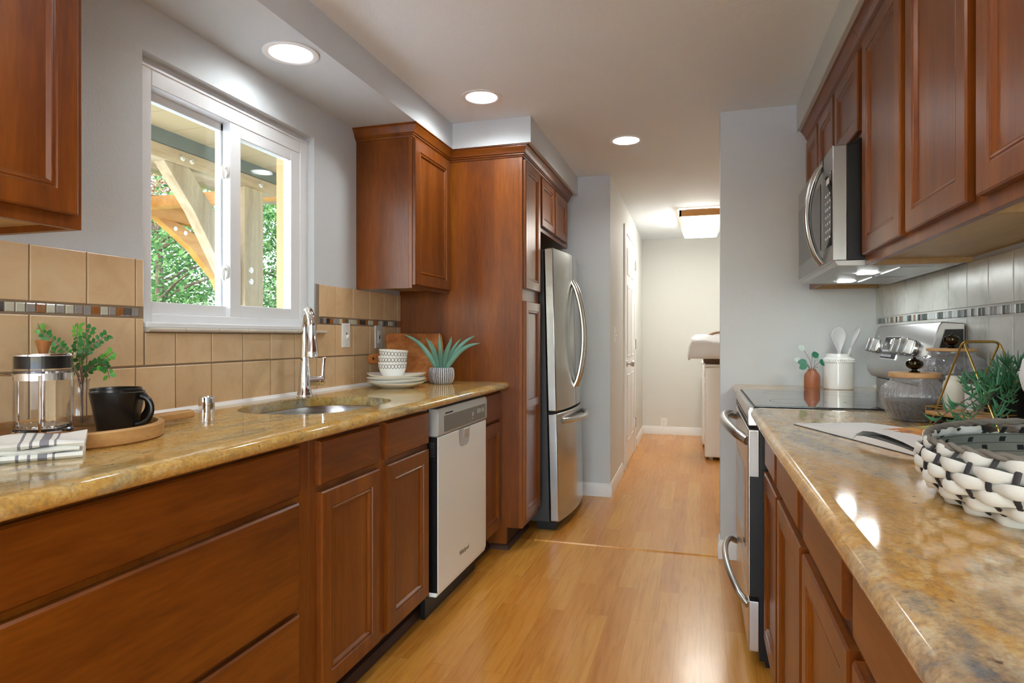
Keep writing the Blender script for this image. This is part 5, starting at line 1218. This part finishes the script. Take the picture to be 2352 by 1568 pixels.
for i in range(NS):
    a = 2 * PI * i / NS; pts = [(bcx + (bR(z) + .0016) * math.cos(a), bcy + (bR(z) + .0016) * math.sin(a), z) for z in [CT + .003 + j * .0125 for j in range(8)]]
    MB().tube(pts,   .0048, 6, flat=.4, up=(-math.sin(a), math.cos(a), 0)).obj('stake', 'rush_dark', t)
MB().lathe([(1e-4, CT + .001), (.198, CT + .001), (.203, CT + .004), (.203, CT + .008), (1e-4, CT + .006)], (bcx, bcy, 0), 48).obj('base', 'rush_dark', t)
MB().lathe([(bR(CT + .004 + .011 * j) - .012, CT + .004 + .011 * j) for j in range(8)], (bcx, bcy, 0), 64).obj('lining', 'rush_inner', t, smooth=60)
pts = []
for i in range(180):
    a = 2 * PI * i / 180; pts.append((bcx + .249 * math.cos(a), bcy + .249 * math.sin(a), CT + .0975 + .004 * math.cos(2 * (a - math.radians(90)))))
rp = MB()
for k in range(2): rp.tube([(p[0] + .0022 * math.cos(i * .9 + k * PI), p[1], p[2] + .0026 * math.sin(i * .9 + k * PI)) for i, p in enumerate(pts)], .0042, 7, closed=True)
rp.obj('rope_rim', 'rope', t, smooth=60)

# ------------------------------------------------------------------ outdoors
struct(B(-40, -20, -.5, -1.91, 40, -.35).obj('floor_outside', 'lawn', smooth=0), 'lawn outside the window')
struct(B(-6.5, -6, -.36, -1.92, 12, -.33).obj('bounce_slab', 'plate_grey', smooth=0), 'added pale slab bouncing light under the patio cover')  # unseen slab added to bounce neutral light onto the ceiling boards
struct(B(-1.99, 2.655, -.3, -1.902, 2.72, 2.9).obj('trim_6', 'stucco', smooth=0), 'beige exterior corner board')
t = thing('patio_cover', 'timber patio cover with bolted beams seen through the window', 'patio cover', (-3.8, 4.5, -.35))
cb = MB()
for k in range(22): cb.box(-3.80, -.5 + k * .36, 2.745, -1.93, -.5 + k * .36 + .355, 2.775)
cb.obj('ceiling_boards', 'stucco', t, smooth=0)
B(-3.86, -1, 2.642, -3.80, 7.5, 2.76).obj('fascia', 'green_box', t, smooth=0)
B(-3.96, .5, 2.530, -3.815, 5.10, 2.641).obj('beam', 'post_y', t, smooth=0, bevel=.006)
B(-4.02, 4.64, -.35, -3.80, 4.885, 2.530).obj('post', 'post', t, smooth=0, bevel=.006)
MB().prism([(3.80, 2.530), (4.05, 2.530), (4.40, 2.16), (4.64, 1.80), (4.64, 1.48), (4.58, 1.50), (4.34, 1.86), (4.10, 2.20)], 'x', -3.93, -3.83).obj('brace', 'post', t, smooth=0, bevel=.004)
B(-6.0, 2.0, 2.56, -5.85, 7.5, 2.80).obj('beam', 'beam', t, smooth=0)
B(-6.02, 7.1, -.35, -5.83, 7.3, 2.56).obj('post', 'beam', t, smooth=0)
MB().prism([(5.75, 2.56), (6.0, 2.56), (6.45, 2.40), (6.85, 2.05), (7.1, 1.55), (7.1, 1.20), (6.95, 1.45), (6.65, 1.95), (6.25, 2.28)], 'x', -5.98, -5.88).obj('brace', 'beam', t, smooth=0)
MB().prism([(5.5, 2.62), (5.62, 2.62), (5.62, 2.74), (5.5, 2.74)], 'x', -5.9, -3.9).obj('cross_beam', 'beam', t, smooth=0)
rf = [(-3.85 - i * .06, 2.78 + .009 * i + (.012 if i % 2 else 0)) for i in range(40)]
MB().prism(rf + [(p[0], p[1] + .004) for p in rf[::-1]], 'y', 2.0, 7.6).obj('corrugated_roof', 'post', t, smooth=0)
for y, z, x in ((3.962, 2.588, -3.815), (4.054, 2.588, -3.815), (4.867, 2.589, -3.815), (4.72, 1.80, -3.80), (4.72, 1.70, -3.80), (6.0, 2.48, -5.88), (6.15, 2.45, -5.88)):
    MB().lathe([(1e-4, .008), (.012, .008), (.014, .004), (.026, .003), (.027, 0)], (x, y, z), 14, axis='x').obj('bolt', 'nickel', t)
def tree(label, x, y, h, w, n, mat, name='leafy_tree', lo=.6, sz=.085):
    t = thing(name, label, 'tree', (x, y, -.35), group='trees beyond the patio')
    tr_ = MB(); tr_.tube([(x, y, -.35), (x + .05, y, h * .35), (x - .03, y + .05, h * .75)], [.11, .08, .03], 8)
    for k in range(9):
        a = rnd.uniform(0, 2 * PI); z = rnd.uniform(.25, .7) * h; tr_.tube([(x, y, z), (x + w * .35 * math.cos(a), y + w * .35 * math.sin(a), z + .3), (x + w * .7 * math.cos(a), y + w * .7 * math.sin(a), z + .5)], [.04, .025, .008], 6)
    tr_.obj('trunk', 'bark', t); f = MB(); cl = [(rnd.uniform(0, 2 * PI), rnd.random() ** .5 * w, rnd.uniform(lo, h)) for _ in range(70)]
    for _ in range(n):
        a, r, z = rnd.choice(cl); c = Vector((x + r * math.cos(a) * (1 - .35 * (z / h) ** 2), y + r * math.sin(a) * (1 - .35 * (z / h) ** 2), z)) + Vector((rnd.gauss(0, .26), rnd.gauss(0, .26), rnd.gauss(0, .2)))
        d = Vector((rnd.gauss(0, 1), rnd.gauss(0, 1), rnd.gauss(-.3, .7))); u = Vector((rnd.gauss(0, .5), rnd.gauss(0, .5), 1)); d.normalize(); s_ = d.cross(u).normalized(); L = sz * rnd.uniform(.7, 1.3)
        f.add([c, c + d * L * .5 + s_ * L * .36, c + d * L, c + d * L * .5 - s_ * L * .36], [(0, 1, 2, 3)])
    f.obj('foliage', mat, t, smooth=0)
tree('dense green tree left of the patio post', -8.8, 8.6, 4.6, 1.5, 9000, 'tree')
tree('green tree glimpsed behind the window mullion', -9.4, 10.9, 4.2, 1.5, 8000, 'tree')
tree('bright green tree at the right end of the window view', -8.6, 12.2, 4.6, 1.5, 9000, 'tree_lush')
tree('plum-leaved tree rising above the dense green tree', -11.5, 11.2, 5.4, 1.6, 6000, 'tree_plum', lo=3.0)
tree('tall pale tree in the distance beyond the patio', -13.5, 15.5, 6.0, 2.6, 9000, 'tree_lush', lo=.4, sz=.13)
